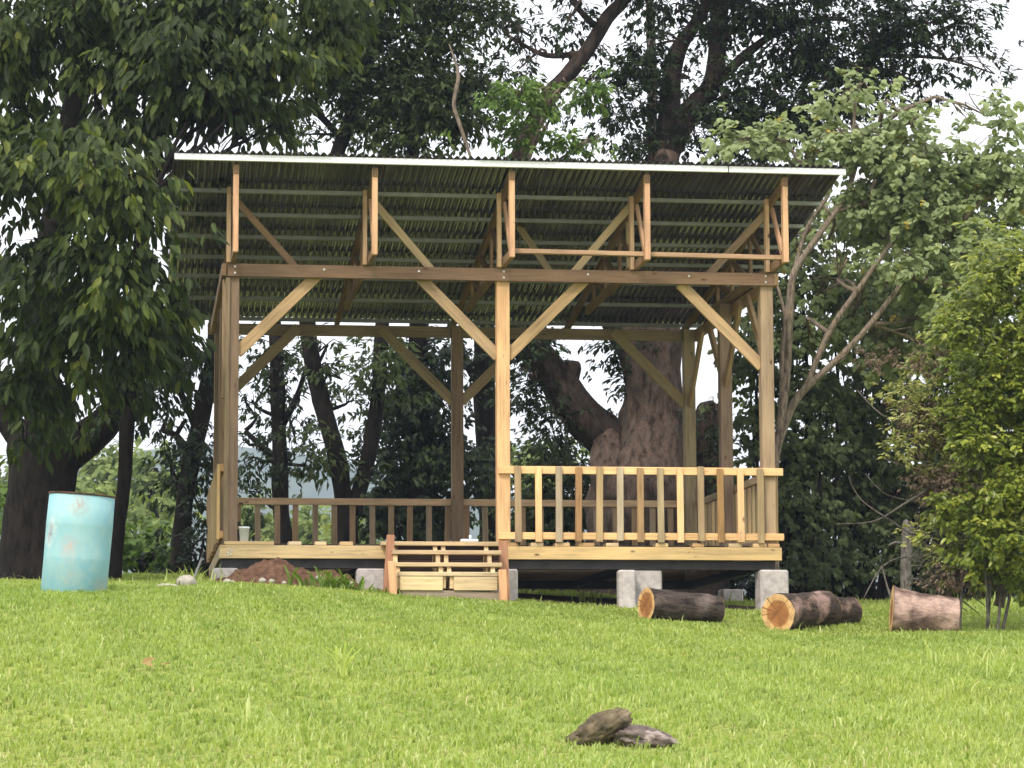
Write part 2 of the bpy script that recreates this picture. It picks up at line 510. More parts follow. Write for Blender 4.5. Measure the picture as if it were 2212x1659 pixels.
LEAF6 = (np.array([(0, 0, 0), (.28, .40, .05), (.66, .38, .0), (1, 0, -.16), (.66, -.38, .0), (.28, -.40, .05), (.45, 0, -.045)], float),
         np.array([(0, 6, 1), (1, 6, 2), (2, 6, 3), (3, 6, 4), (4, 6, 5), (5, 6, 0)]))
LEAF2 = (np.array([(0, 0, 0), (.42, .46, .06), (1, 0, -.06), (.42, -.46, .06)], float), np.array([(0, 2, 1), (0, 3, 2)]))

def leaf_arrays(pos, d, n, ln, wd, tint, tmpl):
    x = d / np.linalg.norm(d, axis=1, keepdims=True)
    y = np.cross(n, x); y /= np.linalg.norm(y, axis=1, keepdims=True) + 1e-9
    z = np.cross(x, y)
    V0, T0 = tmpl
    V = pos[:, None] + x[:, None] * (V0[None, :, 0:1] * ln[:, None, None]) + y[:, None] * (V0[None, :, 1:2] * wd[:, None, None]) + z[:, None] * (V0[None, :, 2:3] * ln[:, None, None])
    T = (np.arange(len(pos)) * len(V0))[:, None, None] + T0[None]
    return V.reshape(-1, 3), T.reshape(-1, 3), np.repeat(tint, len(V0))

COVER = 4.7
NLEAF = [0]
def foliage(rng, clumps, ln, wd, cov, k=7, droop=.5, sub=.35, upn=1.0, spread=.8, face=.5):
    """clumps: (centre, (rx, ry, rz), density factor). Leaves sit on sprigs, sprigs on small boughs inside each clump."""
    P, D, N, S, Tn = [], [], [], [], []
    cov = cov * COVER
    for c, r, df in clumps:
        c = np.array(c); r = np.array(r)
        area = math.pi * r[0] * r[2]
        nl = cov * df * area / (ln * wd * .62)
        ns = max(3, int(nl / k))
        nb = max(4, int(area / (sub * sub) * 1.1))
        u = rng.normal(size=(nb, 3)); u /= np.linalg.norm(u, axis=1, keepdims=True)
        bc = c + u * (rng.random((nb, 1)) ** .42) * r
        bt = rng.normal(size=nb) * .11
        bi = rng.integers(0, nb, ns)
        sp = bc[bi] + rng.normal(size=(ns, 3)) * np.array([sub * .62, sub * .62, sub * .42])
        out = sp - bc[bi]; out[:, 2] *= .5
        out += (sp - c) * .25
        out /= np.linalg.norm(out, axis=1, keepdims=True) + 1e-6
        st = rng.normal(size=ns) * .10
        az = rng.random((ns, k)) * 2 * math.pi
        rad = rng.random((ns, k)) * .6 + .4
        h = np.stack([np.cos(az) * rad, np.sin(az) * rad, np.zeros_like(az)], -1)
        d = h * spread + out[:, None] * .55 + np.array([0, 0, -droop]) * rng.uniform(.5, 1.3, (ns, k, 1)) + rng.normal(size=(ns, k, 3)) * .15 + np.array([0, -.30, -.18]) * face
        n = np.array([0, -.75 * face, upn]) + rng.normal(size=(ns, k, 3)) * .38 + h * .25
        pos = sp[:, None] + h * ln * .12 + rng.normal(size=(ns, k, 3)) * ln * .22
        P.append(pos.reshape(-1, 3)); D.append(d.reshape(-1, 3)); N.append(n.reshape(-1, 3))
        S.append(rng.uniform(.55, 1.2, ns * k))
        Tn.append(np.clip(.42 + bt[bi][:, None] + st[:, None] + rng.normal(size=(ns, k)) * .16, 0, 1).ravel())
    NLEAF[0] += sum(len(q) for q in P)
    return np.concatenate(P), np.concatenate(D), np.concatenate(N), np.concatenate(S), np.concatenate(Tn)

def clump_px(lst, Y):
    """(px, py, rx, ry[, density[, dY[, depth]]]) in picture pixels -> world ellipsoids"""
    out = []
    for q in lst:
        px, py, rx, ry = q[:4]
        df = q[4] if len(q) > 4 else 1.0
        dy = q[5] if len(q) > 5 else 0.0
        c = at(px, py, Y + dy); s = (Y + dy) / F
        dep = q[6] if len(q) > 6 else max(.5, .5 * (rx + ry) * s)
        out.append(((c.x, c.y, c.z), (rx * s, dep, ry * s), df))
    return out

def crown_obj(parent, clumps, ln, wd, cov, mat, seed, near=False, keep=None, name='crown', single=0, **kw):
    rng = np.random.default_rng(seed)
    p, d, n, s, t = foliage(rng, clumps, ln, wd, cov, **kw)
    if keep is not None:
        m = keep(p); p, d, n, s, t = p[m], d[m], n[m], s[m], t[m]
    tm = LEAF6 if near else LEAF2
    if single:                                   # the leaves nearest the eye are objects of their own
        idx = np.argsort(p[:, 1])[:single]
        rest = np.setdiff1d(np.arange(len(p)), idx)
        lm = []
        for q in range(5):
            V, T, tt = leaf_arrays(np.zeros((1, 3)), np.array([[1., 0, 0]]), np.array([[0, 0, 1.]]), np.array([ln]), np.array([wd]), np.array([.3 + .15 * q]), LEAF6)
            me = mesh_tris('leaf', V, T, tt); me.materials.append(MAT[mat]); lm.append(me)
        for i in idx:
            x = Vector(d[i]).normalized(); y = Vector(n[i]).cross(x).normalized(); z = x.cross(y)
            M = Matrix(((x.x, y.x, z.x, p[i][0]), (x.y, y.y, z.y, p[i][1]), (x.z, y.z, z.z, p[i][2]), (0, 0, 0, 1))) @ Matrix.Scale(float(s[i]), 4)
            link(bpy.data.objects.new('leaf', lm[min(4, int(t[i] * 5))]), parent, M)
        p, d, n, s, t = p[rest], d[rest], n[rest], s[rest], t[rest]
    c0 = np.array(W[parent.name].translation)
    V, T, tt = leaf_arrays(p - c0, d, n, ln * s, wd * s, t, tm)
    o = new_obj(name, mesh_tris(name, V, T, tt), MAT[mat], parent, Matrix.Translation(c0))
    o['kind'] = 'stuff'
    return o

def px_path(lst, Y):
    """(px, py, radius[, dY]) -> points, radii"""
    P = [at(q[0], q[1], Y + (q[3] if len(q) > 3 else 0)) for q in lst]
    return P, [q[2] for q in lst]

def tree(name, label, cat, Y, trunk, limbs=(), clumps=(), ln=.14, wd=.06, cov=2.2, leaf='leaf_dark', bark='bark_dark', seed=1, near=False,
         twig=True, group=None, extra=(), seg=12, keep=None, single=0, root=True, limb_name='limb', rough=.16, limb_bark=None, **kw):
    P, R = px_path(trunk, Y)
    if root:                                     # stand it on the ground
        b0 = P[0].copy(); b0.z = g1(b0.x, b0.y) - .12
        if b0.z < P[0].z - .05:
            P.insert(0, b0); R.insert(0, R[0] * 1.25)
    base = Vector((P[0].x, P[0].y, g1(P[0].x, P[0].y)))
    t = thing(name, label, cat, Matrix.Translation(base), group)
    MI = Matrix.Translation(-base)
    def tobj(nm, VF, bk=None):
        V, Fc = VF
        return new_obj(nm, mesh_py(nm, [MI @ v for v in V], Fc, True), MAT[bk or bark], t)
    tobj('trunk', tube(P, R, seg, max(.10, R[0] * (.7 if seg < 40 else .16)), rough, seed))
    allp = list(P)
    for i, lb in enumerate(limbs):
        p, r = px_path(lb, Y)
        tobj(limb_name, tube(p, r, max(6, int(seg * .75)), max(.1, r[0] * (.9 if seg < 40 else .4)), rough * .8, seed + i + 5), limb_bark if not (limb_bark and i == 2) else None)
        allp += p
    cl = clump_px(clumps, Y)
    if cl:
        crown_obj(t, cl, ln, wd, cov, leaf, seed, near, keep, single=single, **kw)
        if twig:
            rr = random.Random(seed); parts = []
            for c, r, df in cl:
                c = Vector(c)
                q = min(allp, key=lambda a: (a - c).length + (2.0 if a.z > c.z + .3 else 0))
                mid = (q + c) / 2 + Vector((rr.uniform(-.2, .2), rr.uniform(-.2, .2), rr.uniform(-.05, .3)))
                parts.append(tube([q, mid, c], [.034, .022, .010], 6, .3, .1, seed))
                for k in range(5):
                    e = c + Vector((rr.uniform(-1, 1) * r[0], rr.uniform(-1, 1) * r[1], rr.uniform(-.8, .8) * r[2])) * .85
                    parts.append(tube([mid.lerp(c, rr.random()), (mid + e) / 2 + Vector((0, 0, .08)), e], [.010, .007, .003], 5, .3, 0, seed))
            tobj('twigs', join(parts))['kind'] = 'stuff'
    for (cl2, l2, w2, cv2, mt2, nm2) in extra:
        crown_obj(t, clump_px(cl2, Y), l2, w2, cv2, mt2, seed + 77, near, keep, name=nm2, **kw)
    return t

# ------------------------------------------------------------------ pavilion
TAN = (.52, .36, .205); PALE = (.64, .46, .25); ORANGE = (.66, .41, .20); BROWN = (.235, .158, .098); GREYB = (.27, .195, .132); DIM = (.26, .185, .118)
RUST = (.42, .20, .115); TRUSSC = (.50, .31, .19)
BT, BB, RTOP, RIMB, RIMT, DECK = 5.028, 4.886, 2.821, 1.787, 1.93, 1.968
D = DEPTH
def hr(v): return 6.06 - .1475 * (v + .85)          # underside of the roof sheets

def S(x, y): return x * K, y * K                   # full-size pixels to measured pixels

def build_pavilion():
    pv = thing('pavilion', 'unfinished timber pavilion with sloping corrugated metal roof on concrete piers', 'pavilion', PM @ Matrix.Translation((3, 2.2, 1.35)))
    def tb(nm, a, b, wd, t, col, par=None, **kw): return timber(nm, par or pv, a, b, wd, t, col, **kw)
    # posts
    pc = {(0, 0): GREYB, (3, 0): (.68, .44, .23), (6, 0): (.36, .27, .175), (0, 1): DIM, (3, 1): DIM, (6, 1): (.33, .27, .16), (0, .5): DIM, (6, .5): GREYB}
    for (u, f), c in pc.items():
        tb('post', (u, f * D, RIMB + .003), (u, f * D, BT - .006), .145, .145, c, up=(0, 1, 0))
    # cover strip nailed on the outer side of the near left post
    tb('post_strip', (-.055, -.09, 1.98), (-.055, -.09, 4.87), .05, .03, (.26, .19, .125), up=(0, 1, 0))
    tb('post_strip', (-.092, .03, 3.55), (-.092, .03, 4.87), .035, .09, (.42, .32, .21), up=(0, 1, 0))
    # ring beams
    bf = tb('beam', (-.06, -.0985, (BT + BB) / 2), (6.08, -.0985, (BT + BB) / 2), .05, BT - BB, BROWN, jit=.02)
    tb('beam', (-.16, D + .0985, (BT + BB) / 2), (6.16, D + .0985, (BT + BB) / 2), .05, BT - BB, (.30, .235, .15))
    for u, c in ((-.0985, (.30, .20, .115)), (6.1065, (.40, .26, .14))):
        tb('beam', (u, -.12, (BT + BB) / 2 + .002), (u, D + .066, (BT + BB) / 2 + .002), .05, BT - BB - .006, c)
    def bolt(par, u, v, h, r=.016):
        M = PM @ Matrix.Translation((u, v, h)) @ Matrix.Rotation(math.pi / 2, 4, 'X')
        new_obj('bolt', BOLT, MAT['bolt'], par, M @ Matrix.Scale(r / .016, 4))
    bm = bmesh.new(); bmesh.ops.create_cone(bm, segments=8, radius1=.016, radius2=.012, depth=.014, cap_ends=True)
    BOLT = bpy.data.meshes.new('bolt'); bm.to_mesh(BOLT); bm.free(); BOLT.materials.append(MAT['bolt'])
    for u in (0.02, 3, 5.98):
        for dh in (.035, -.035): bolt(bf, u, -.127, (BT + BB) / 2 + dh)
    for u in (1.0, 2.05, 3.95, 5.1): bolt(bf, u, -.127, (BT + BB) / 2 + .02)
    # knee braces: lower ends on the posts, upper ends behind the beams
    def knee(u, s, v, c, low=4.05, run=.93, wd=.045, t=.125):
        a = (u + s * .05, v, low); b = (u + s * (.05 + run), v, low + run)
        tb('knee_brace', a, b, wd, t, c)
    knee(0, 1, 0, TAN); knee(3, -1, -.002, (.40, .29, .17)); knee(3, 1, -.002, (.46, .33, .17)); knee(6, -1, 0, (.56, .40, .22), 3.98)
    for u, s in ((0, 1), (3, -1), (3, 1), (6, -1)): knee(u, s, D, (.34, .265, .15))
    for u in (0, 6):
        for v, s in ((0, 1), (D / 2, -1), (D / 2, 1), (D, -1)):
            tb('knee_brace', (u, v + s * .05, 4.05), (u, v + s * .9, 4.90), .045, .12, (.40, .28, .16) if u else (.24, .17, .10))
    # trusses
    for i, u in enumerate((0.0, 1.5, 3.0, 4.5, 6.05)):
        c = TRUSSC
        tr = tb('truss', (u, -.86, hr(-.86) - .122), (u, 5.02, hr(5.02) - .122), .05, .10, (.24, .155, .095))
        tr['label'] = 'roof truss of thin planks'
        tb('bottom_chord', (u, -.745, 5.085), (u, 3.3, 5.085), .046, .10, (.30, .20, .12), tr)
        def web(v0, h0, v1, h1, cc, t=.085, wd=.038): tb('web', (u, v0, h0), (u, v1, h1), wd, t, cc, tr, up=(0, 1, 0) if abs(v1 - v0) < .01 else (0, 0, 1))
        web(-.80, 5.034, -.80, hr(-.8) - .07, (.62, .38, .23), .10, .060)
        tb('web', (u - .052, -.13, 5.035), (u - .052, -.13, hr(-.13) - .08), .046, .09, (.66, .45, .28), tr, up=(0, 1, 0))  # bright colour carries the light falling on this upright
        web(-.66, 5.16, -.20, hr(-.2) - .22, (.50, .31, .19), .07, .036)
        for v in (.95, 1.95, 2.8): web(v, 5.14, v, hr(v) - .175, (.26, .17, .10))
        web(.05, 5.15, .85, hr(.85) - .2, (.22, .145, .09), .075); web(1.05, 5.15, 1.85, hr(1.85) - .2, (.22, .145, .09), .075); web(2.05, 5.14, 2.7, hr(2.7) - .19, (.22, .145, .09), .07)
    # lateral braces between beam and trusses, measured on the picture
    for (x0, y0), (x1, y1), v, c, t in (((581, 494), (724, 655), .10, (.26, .165, .10), .075), ((913, 494), (1056, 662), .04, (.52, .39, .24), .085), ((1542, 499), (1399, 667), .04, (.46, .35, .20), .085),
                                        ((1871, 519), (1729, 672), .10, (.33, .235, .14), .085), ((1257, 539), (1346, 668), 1.3, (.40, .33, .20), .08)):
        a, b = puv(*S(x0, y0), v), puv(*S(x1, y1), v)
        tb('lateral_brace', (a[0], v, a[1]), (b[0], v, b[1]), .036, t, c)
    a, b = puv(*S(1253, 613), -.71), puv(*S(1920, 630), -.71)
    tb('tie_board', (a[0], -.71, a[1]), (b[0], -.71, b[1]), .075, .05, (.42, .28, .175))
    a = puv(*S(1533, 530), .5); b = puv(*S(1536, 664), .5)
    tb('hanger', (a[0], .5, a[1]), (b[0], .5, b[1]), .055, .06, (.45, .34, .2), up=(0, 1, 0))
    # roof: purlins, front channel, corrugated sheets
    u0 = puv(377, 340, -.93)[0]; u1 = puv(1826, 372, -.93)[0]
    for q in (.98, 1.78, 2.57, 3.33, 4.08, 4.98, 5.86):
        v = q - .85
        uj = RNG.uniform(2.0, 4.3)
        tb('purlin', (u0 + .03, v, hr(v) - .03), (uj - .004, v, hr(v) - .03), .05, .046, (1, 1, 1), mat=MAT['galvanised'])
        tb('purlin', (uj + .004, v, hr(v) - .03), (u1 - .03, v, hr(v) - .03), .05, .046, (1, 1, 1), mat=MAT['galvanised'])
    uj = puv(1573, 367, -.93)[0]
    for a, b in ((u0, uj - .006), (uj + .006, u1)):
        tb('front_channel', (a, -.935, hr(-.93) - .03), (b, -.935, hr(-.93) - .03), .04, .068, (1, 1, 1), mat=MAT['bright_zinc'])
    pitch = .0762; amp = .0145; n = 9; per = (u1 - u0 - .02) / n
    va, vb = -.985, 5.12
    for k in range(n):
        ua = u0 + .01 + k * per - .02; ub = ua + per + .04
        m = int((ub - ua) / pitch * 8)
        V = []; Fc = []
        lift = .0025 * (k % 2)
        for z in (0, .0012):
            for v in (va, vb):
                for j in range(m + 1):
                    u = ua + (ub - ua) * j / m
                    V.append((u, v + (-.02 if k % 3 == 1 else 0), hr(v) + amp + .002 + lift + z + amp * math.sin(2 * math.pi * u / pitch)))
        q = m + 1
        for j in range(m):
            Fc.append((j, q + j, q + j + 1, j + 1)); Fc.append((2 * q + j, 2 * q + j + 1, 3 * q + j + 1, 3 * q + j))
            Fc.append((j, j + 1, 2 * q + j + 1, 2 * q + j)); Fc.append((q + j, 3 * q + j, 3 * q + j + 1, q + j + 1))
        new_obj('roof_sheet', mesh_py('roof_sheet', V, Fc, False), MAT['roof_metal'], pv, PM)
    # floor
    tb('rim_board', (-.12, -.0985, (RIMB + RIMT) / 2), (2.98, -.0985, (RIMB + RIMT) / 2), .048, RIMT - RIMB, (.62, .48, .26), jit=.01)
    tb('rim_board', (2.986, -.0985, (RIMB + RIMT) / 2), (6.12, -.0985, (RIMB + RIMT) / 2), .048, RIMT - RIMB, (.62, .46, .22), jit=.01)
    tb('rim_board', (-.12, D + .0985, (RIMB + RIMT) / 2), (6.12, D + .0985, (RIMB + RIMT) / 2), .048, RIMT - RIMB, DIM)
    for u, c in ((-.0985, (.42, .35, .22)), (6.0985, TAN)):
        tb('rim_board', (u, -.072, (RIMB + RIMT) / 2), (u, D + .072, (RIMB + RIMT) / 2), .048, RIMT - RIMB - .004, c)
    rimp = pv
    for u, h in ((-.055, 1.90), (-.02, 1.885), (-.06, 1.865), (-.03, 1.85), (-.058, 1.835)):
        bolt(rimp, u + .03, -.128, h - .02, .013)
    for v in (0, D):
        tb('steel_beam', (-.10, v, RIMB - .053), (6.06, v, RIMB - .053), .10, .10, (1, 1, 1), mat=MAT['dark_steel'])
    for u in (-.045, 1.5, 3, 4.5, 6.0):
        tb('steel_joist', (u, .056, RIMB - .05), (u, D - .056, RIMB - .05), .09, .09, (1, 1, 1), mat=MAT['dark_steel'])
    nb = 31; bw = (D - .12) / nb
    for k in range(nb):
        v = .10 + (k + .5) * bw
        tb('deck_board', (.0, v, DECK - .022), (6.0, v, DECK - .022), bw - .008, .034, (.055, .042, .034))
    blocks = [(547, 669), (704, 736), (769, 797), (830, 862), (1243, 1265), (1296, 1326), (1356, 1391), (1413, 1451), (1480, 1510), (1601, 1631), (1691, 1719), (1779, 1811), (1839, 1871), (1876, 1903)]
    for i, (xa, xb) in enumerate(blocks):
        a = puv(*S(xa, 1332), -.11)[0]; b = puv(*S(xb, 1332), -.11)[0]
        tb('spacer_block', (a, .0 - .02, 1.953), (b, -.02, 1.953), .20, .04, [PALE, (.52, .33, .16), (.66, .52, .32)][i % 3] if i != 1 else (.70, .58, .38), jit=.12)
    # piers
    def pier(xa, xb, v, ytop_h, dep=.28, tilt=0):
        a = puv(*S(xa, 1420), v - dep / 2)[0]; b = puv(*S(xb, 1420), v - dep / 2)[0]
        p = PM @ Vector(((a + b) / 2, v, 0)); zb = g1(p.x, p.y) - EYE - .15
        tb('pier', ((a + b) / 2, v, zb), ((a + b) / 2, v, ytop_h), b - a, dep, (1, 1, 1), mat=MAT['concrete'], up=(0, 1, 0), bev=.018)
    pier(519, 582, .02, 1.682); pier(871, 940, .02, 1.682); pier(1196, 1265, .02, 1.682); pier(1528, 1617, .10, 1.682); pier(1511, 1553, -.13, 1.672, .16)
    pier(1857, 1926, .0, 1.682, .30)
    for xa, xb in ((620, 680), (1195, 1255), (1763, 1815)): pier(xa, xb, D, 1.682)
    # railings
    def railing(a, b, off, outer, posn, c_top, c_bot, cols, lbl, width=.072):
        """a, b: (u, v) ends; off: unit normal to the outside; balusters at posn (0..1)"""
        a = Vector((*a, 0)); b = Vector((*b, 0)); o = Vector((*off, 0)); ax = (b - a).normalized()
        def pt(t, d, h): p = a.lerp(b, t) + o * d; return (p.x, p.y, h)
        r = tb('railing', pt(0, .096, RTOP - .043), pt(1, .096, RTOP - .043), .044, .085, c_top)
        r['label'] = lbl
        tb('bottom_rail', pt(0, .096, 2.048), pt(1, .096, 2.048), .044, .078, c_bot, r)
        for i, t in enumerate(posn):
            j1, j2 = RNG.uniform(-.0016, .0016), RNG.uniform(-.0016, .0016)
            tb('baluster', pt(t + j1, .136, 1.985 + RNG.uniform(-.012, .012)), pt(t + j2, .136, RTOP - .004 + RNG.uniform(-.010, .012)), outer if False else .035, width, cols[i % len(cols)], r, up=tuple(ax), jit=.10)
    px = [1264.6, 1315.8, 1365, 1413, 1464, 1514, 1563.6, 1613, 1661, 1711.7, 1759, 1809, 1857.7]
    us = [puv(*S(x, 1230), -.136)[0] for x in px]
    ua, ub = 2.935, 6.15
    GB = (.36, .27, .16); GB2 = (.43, .36, .26); OB = (.82, .55, .29); RB = (.38, .22, .11); YB = (.40, .30, .16)
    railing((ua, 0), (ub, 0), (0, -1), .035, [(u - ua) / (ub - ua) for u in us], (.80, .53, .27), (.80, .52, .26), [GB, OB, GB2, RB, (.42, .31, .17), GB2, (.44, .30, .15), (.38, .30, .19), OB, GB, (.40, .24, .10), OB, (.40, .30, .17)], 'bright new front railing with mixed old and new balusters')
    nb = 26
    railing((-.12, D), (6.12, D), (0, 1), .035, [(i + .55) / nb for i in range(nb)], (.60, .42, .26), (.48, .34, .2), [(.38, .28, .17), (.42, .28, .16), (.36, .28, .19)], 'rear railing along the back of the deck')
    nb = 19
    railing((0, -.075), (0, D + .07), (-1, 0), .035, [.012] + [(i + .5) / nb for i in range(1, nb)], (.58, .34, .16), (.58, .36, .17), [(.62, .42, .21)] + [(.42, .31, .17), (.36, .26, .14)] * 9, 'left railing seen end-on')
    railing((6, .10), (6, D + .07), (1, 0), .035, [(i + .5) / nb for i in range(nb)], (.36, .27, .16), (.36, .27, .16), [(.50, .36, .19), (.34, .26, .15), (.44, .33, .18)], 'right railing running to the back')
    return pv
build_pavilion()

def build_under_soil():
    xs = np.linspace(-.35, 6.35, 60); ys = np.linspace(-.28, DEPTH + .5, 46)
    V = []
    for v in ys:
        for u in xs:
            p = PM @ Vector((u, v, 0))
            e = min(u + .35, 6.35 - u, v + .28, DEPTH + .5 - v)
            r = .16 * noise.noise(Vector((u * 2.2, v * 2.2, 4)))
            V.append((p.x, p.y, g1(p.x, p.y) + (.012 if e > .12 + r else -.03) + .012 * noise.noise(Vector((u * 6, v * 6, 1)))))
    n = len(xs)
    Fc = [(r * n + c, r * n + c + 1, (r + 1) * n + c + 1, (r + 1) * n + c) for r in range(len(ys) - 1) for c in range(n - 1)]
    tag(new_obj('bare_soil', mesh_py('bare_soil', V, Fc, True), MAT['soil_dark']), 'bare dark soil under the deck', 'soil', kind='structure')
build_under_soil()

# ------------------------------------------------------------------ steps
def build_steps():
    rows = [(-.26, 931, 1222, 1322), (-.54, 958, 1224, 1343), (-.82, 966, 1226, 1373), (-1.10, 972, 1216, 1396)]
    hs = [puv(*S(1080, y), v)[1] for v, a, b, y in rows]
    st = thing('wooden_steps', 'rough open timber steps with four treads leading up to the deck', 'steps', PM @ Matrix.Translation((2.3, -.8, 1.4)))
    tc = [(.50, .39, .24), (.52, .40, .25), (.54, .43, .26), (.54, .44, .28)]
    for (v, a, b, y), h, c in zip(rows, hs, tc):
        ua, ub = puv(*S(a, y), v)[0], puv(*S(b, y), v)[0]
        for k in (0, 1):
            timber('tread', st, (ua + .01 * k, v + .065 + .137 * k, h - .023), (ub - .015 * k, v + .065 + .137 * k, h - .023), .128, .045, c)
    # saw-tooth stringers
    def stringer(u, wd, c, mat='timber'):
        pts = []
        for i, (v, h) in enumerate(zip([r[0] for r in rows], hs)):
            pts.append((v + .27, h - .048)); pts.append((v + .035, h - .048))
        pts.append((rows[-1][0] + .035, 1.42)); pts.append((rows[-1][0] + .24, 1.40)); pts.append((.0, 1.63)); 
        pts[0] = (.0, pts[0][1])
        n = len(pts)
        V = [(0 + s * wd / 2, p[0], p[1]) for s in (-1, 1) for p in pts]
        Fc = [tuple(range(n)), tuple(range(2 * n - 1, n - 1, -1))] + [(i, i + n, (i + 1) % n + n, (i + 1) % n) for i in range(n)]
        o = new_obj('stringer', mesh_py('stringer', V, Fc), MAT['timber'], st, PM @ Matrix.Translation((u, 0, 0)), c)
    for x in (1064, 1084): stringer(puv(*S(x, 1345), -.3)[0], .045, (.66, .50, .30))
    stringer(puv(*S(1189, 1345), -.3)[0], .045, (.68, .52, .32)); stringer(puv(*S(966, 1355), -.55)[0], .045, (.62, .44, .25))
    # front boards under the lowest tread
    v = rows[-1][0] + .012
    for xa, xb in ((976, 1081), (1108, 1214)):
        ua, ub = puv(*S(xa, 1420), v)[0], puv(*S(xb, 1420), v)[0]
        timber('riser_board', st, (ua, v, 1.47), (ub, v, 1.47), .03, .145, (.66, .52, .31), jit=.03)
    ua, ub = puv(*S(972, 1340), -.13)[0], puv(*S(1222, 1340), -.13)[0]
    for h in (1.555, 1.705, 1.855): timber('gap_shade_board', st, (ua, -.139, h), (ub, -.139, h), .022, .146, (.055, .032, .024), jit=.1)  # dark boards added so the gaps between treads show deep shade
    # uprights at both ends
    def upright(xt, yt, xb, yb, v, c, wd=.085):
        a, b = puv(*S(xt, yt), v), puv(*S(xb, yb), v)
        timber('end_board', st, (a[0], v, a[1]), (b[0], v - .02, b[1] - .06), wd, .04, c, up=(0, 1, 0))
    upright(954, 1306, 944, 1436, -.42, (.44, .22, .14)); upright(956, 1370, 960, 1441, -1.17, (.62, .36, .21), .08)
    upright(1228, 1321, 1233, 1450, -.36, (.46, .24, .15), .10); upright(1226, 1391, 1229, 1462, -1.17, (.64, .37, .20), .085)
    timber('sill', st, (puv(*S(980, 1448), -1.02)[0], -1.0, 1.36), (puv(*S(1222, 1448), -1.02)[0], -1.0, 1.33), .16, .10, (.30, .24, .19))
    return hs
STEP_H = build_steps()

# ------------------------------------------------------------------ small things round the deck
def lathe(name, prof, seg=24):
    V, Fc = [], []
    for r, z in prof:
        for k in range(seg):
            a = 2 * math.pi * k / seg; V.append((r * math.cos(a), r * math.sin(a), z))
    for i in range(len(prof) - 1):
        for k in range(seg):
            a, b = i * seg + k, i * seg + (k + 1) % seg
            Fc.append((a, b, b + seg, a + seg))
    Fc.append(tuple(range(seg))[::-1])
    n0 = (len(prof) - 1) * seg
    Fc.append(tuple(range(n0, n0 + seg)))
    return mesh_py(name, V, Fc, True)

def sharp(o, ang=35):
    for p in o.data.polygons: p.use_smooth = True
    try: o.data.set_sharp_from_angle(angle=math.radians(ang))
    except Exception: pass

def rock_mesh(name, sx, sy, sz, seed, amp=.25, sub=5):
    bm = bmesh.new(); bmesh.ops.create_icosphere(bm, subdivisions=sub, radius=1)
    for v in bm.verts:
        n = noise.fractal(v.co * 1.3 + Vector((seed * 7.3, seed, 0)), .75, 2.2, 7) - .35 * abs(noise.noise(v.co * 2.3 + Vector((seed, 3, 1))))
        f = noise.cell(v.co * 1.6 + Vector((seed, 0, 0)))
        v.co = v.co * (1 + amp * n + .05 * f)
        v.co = Vector((v.co.x * sx, v.co.y * sy, v.co.z * sz))
    me = bpy.data.meshes.new(name); bm.to_mesh(me); bm.free()
    for p in me.polygons: p.use_smooth = True
    return me

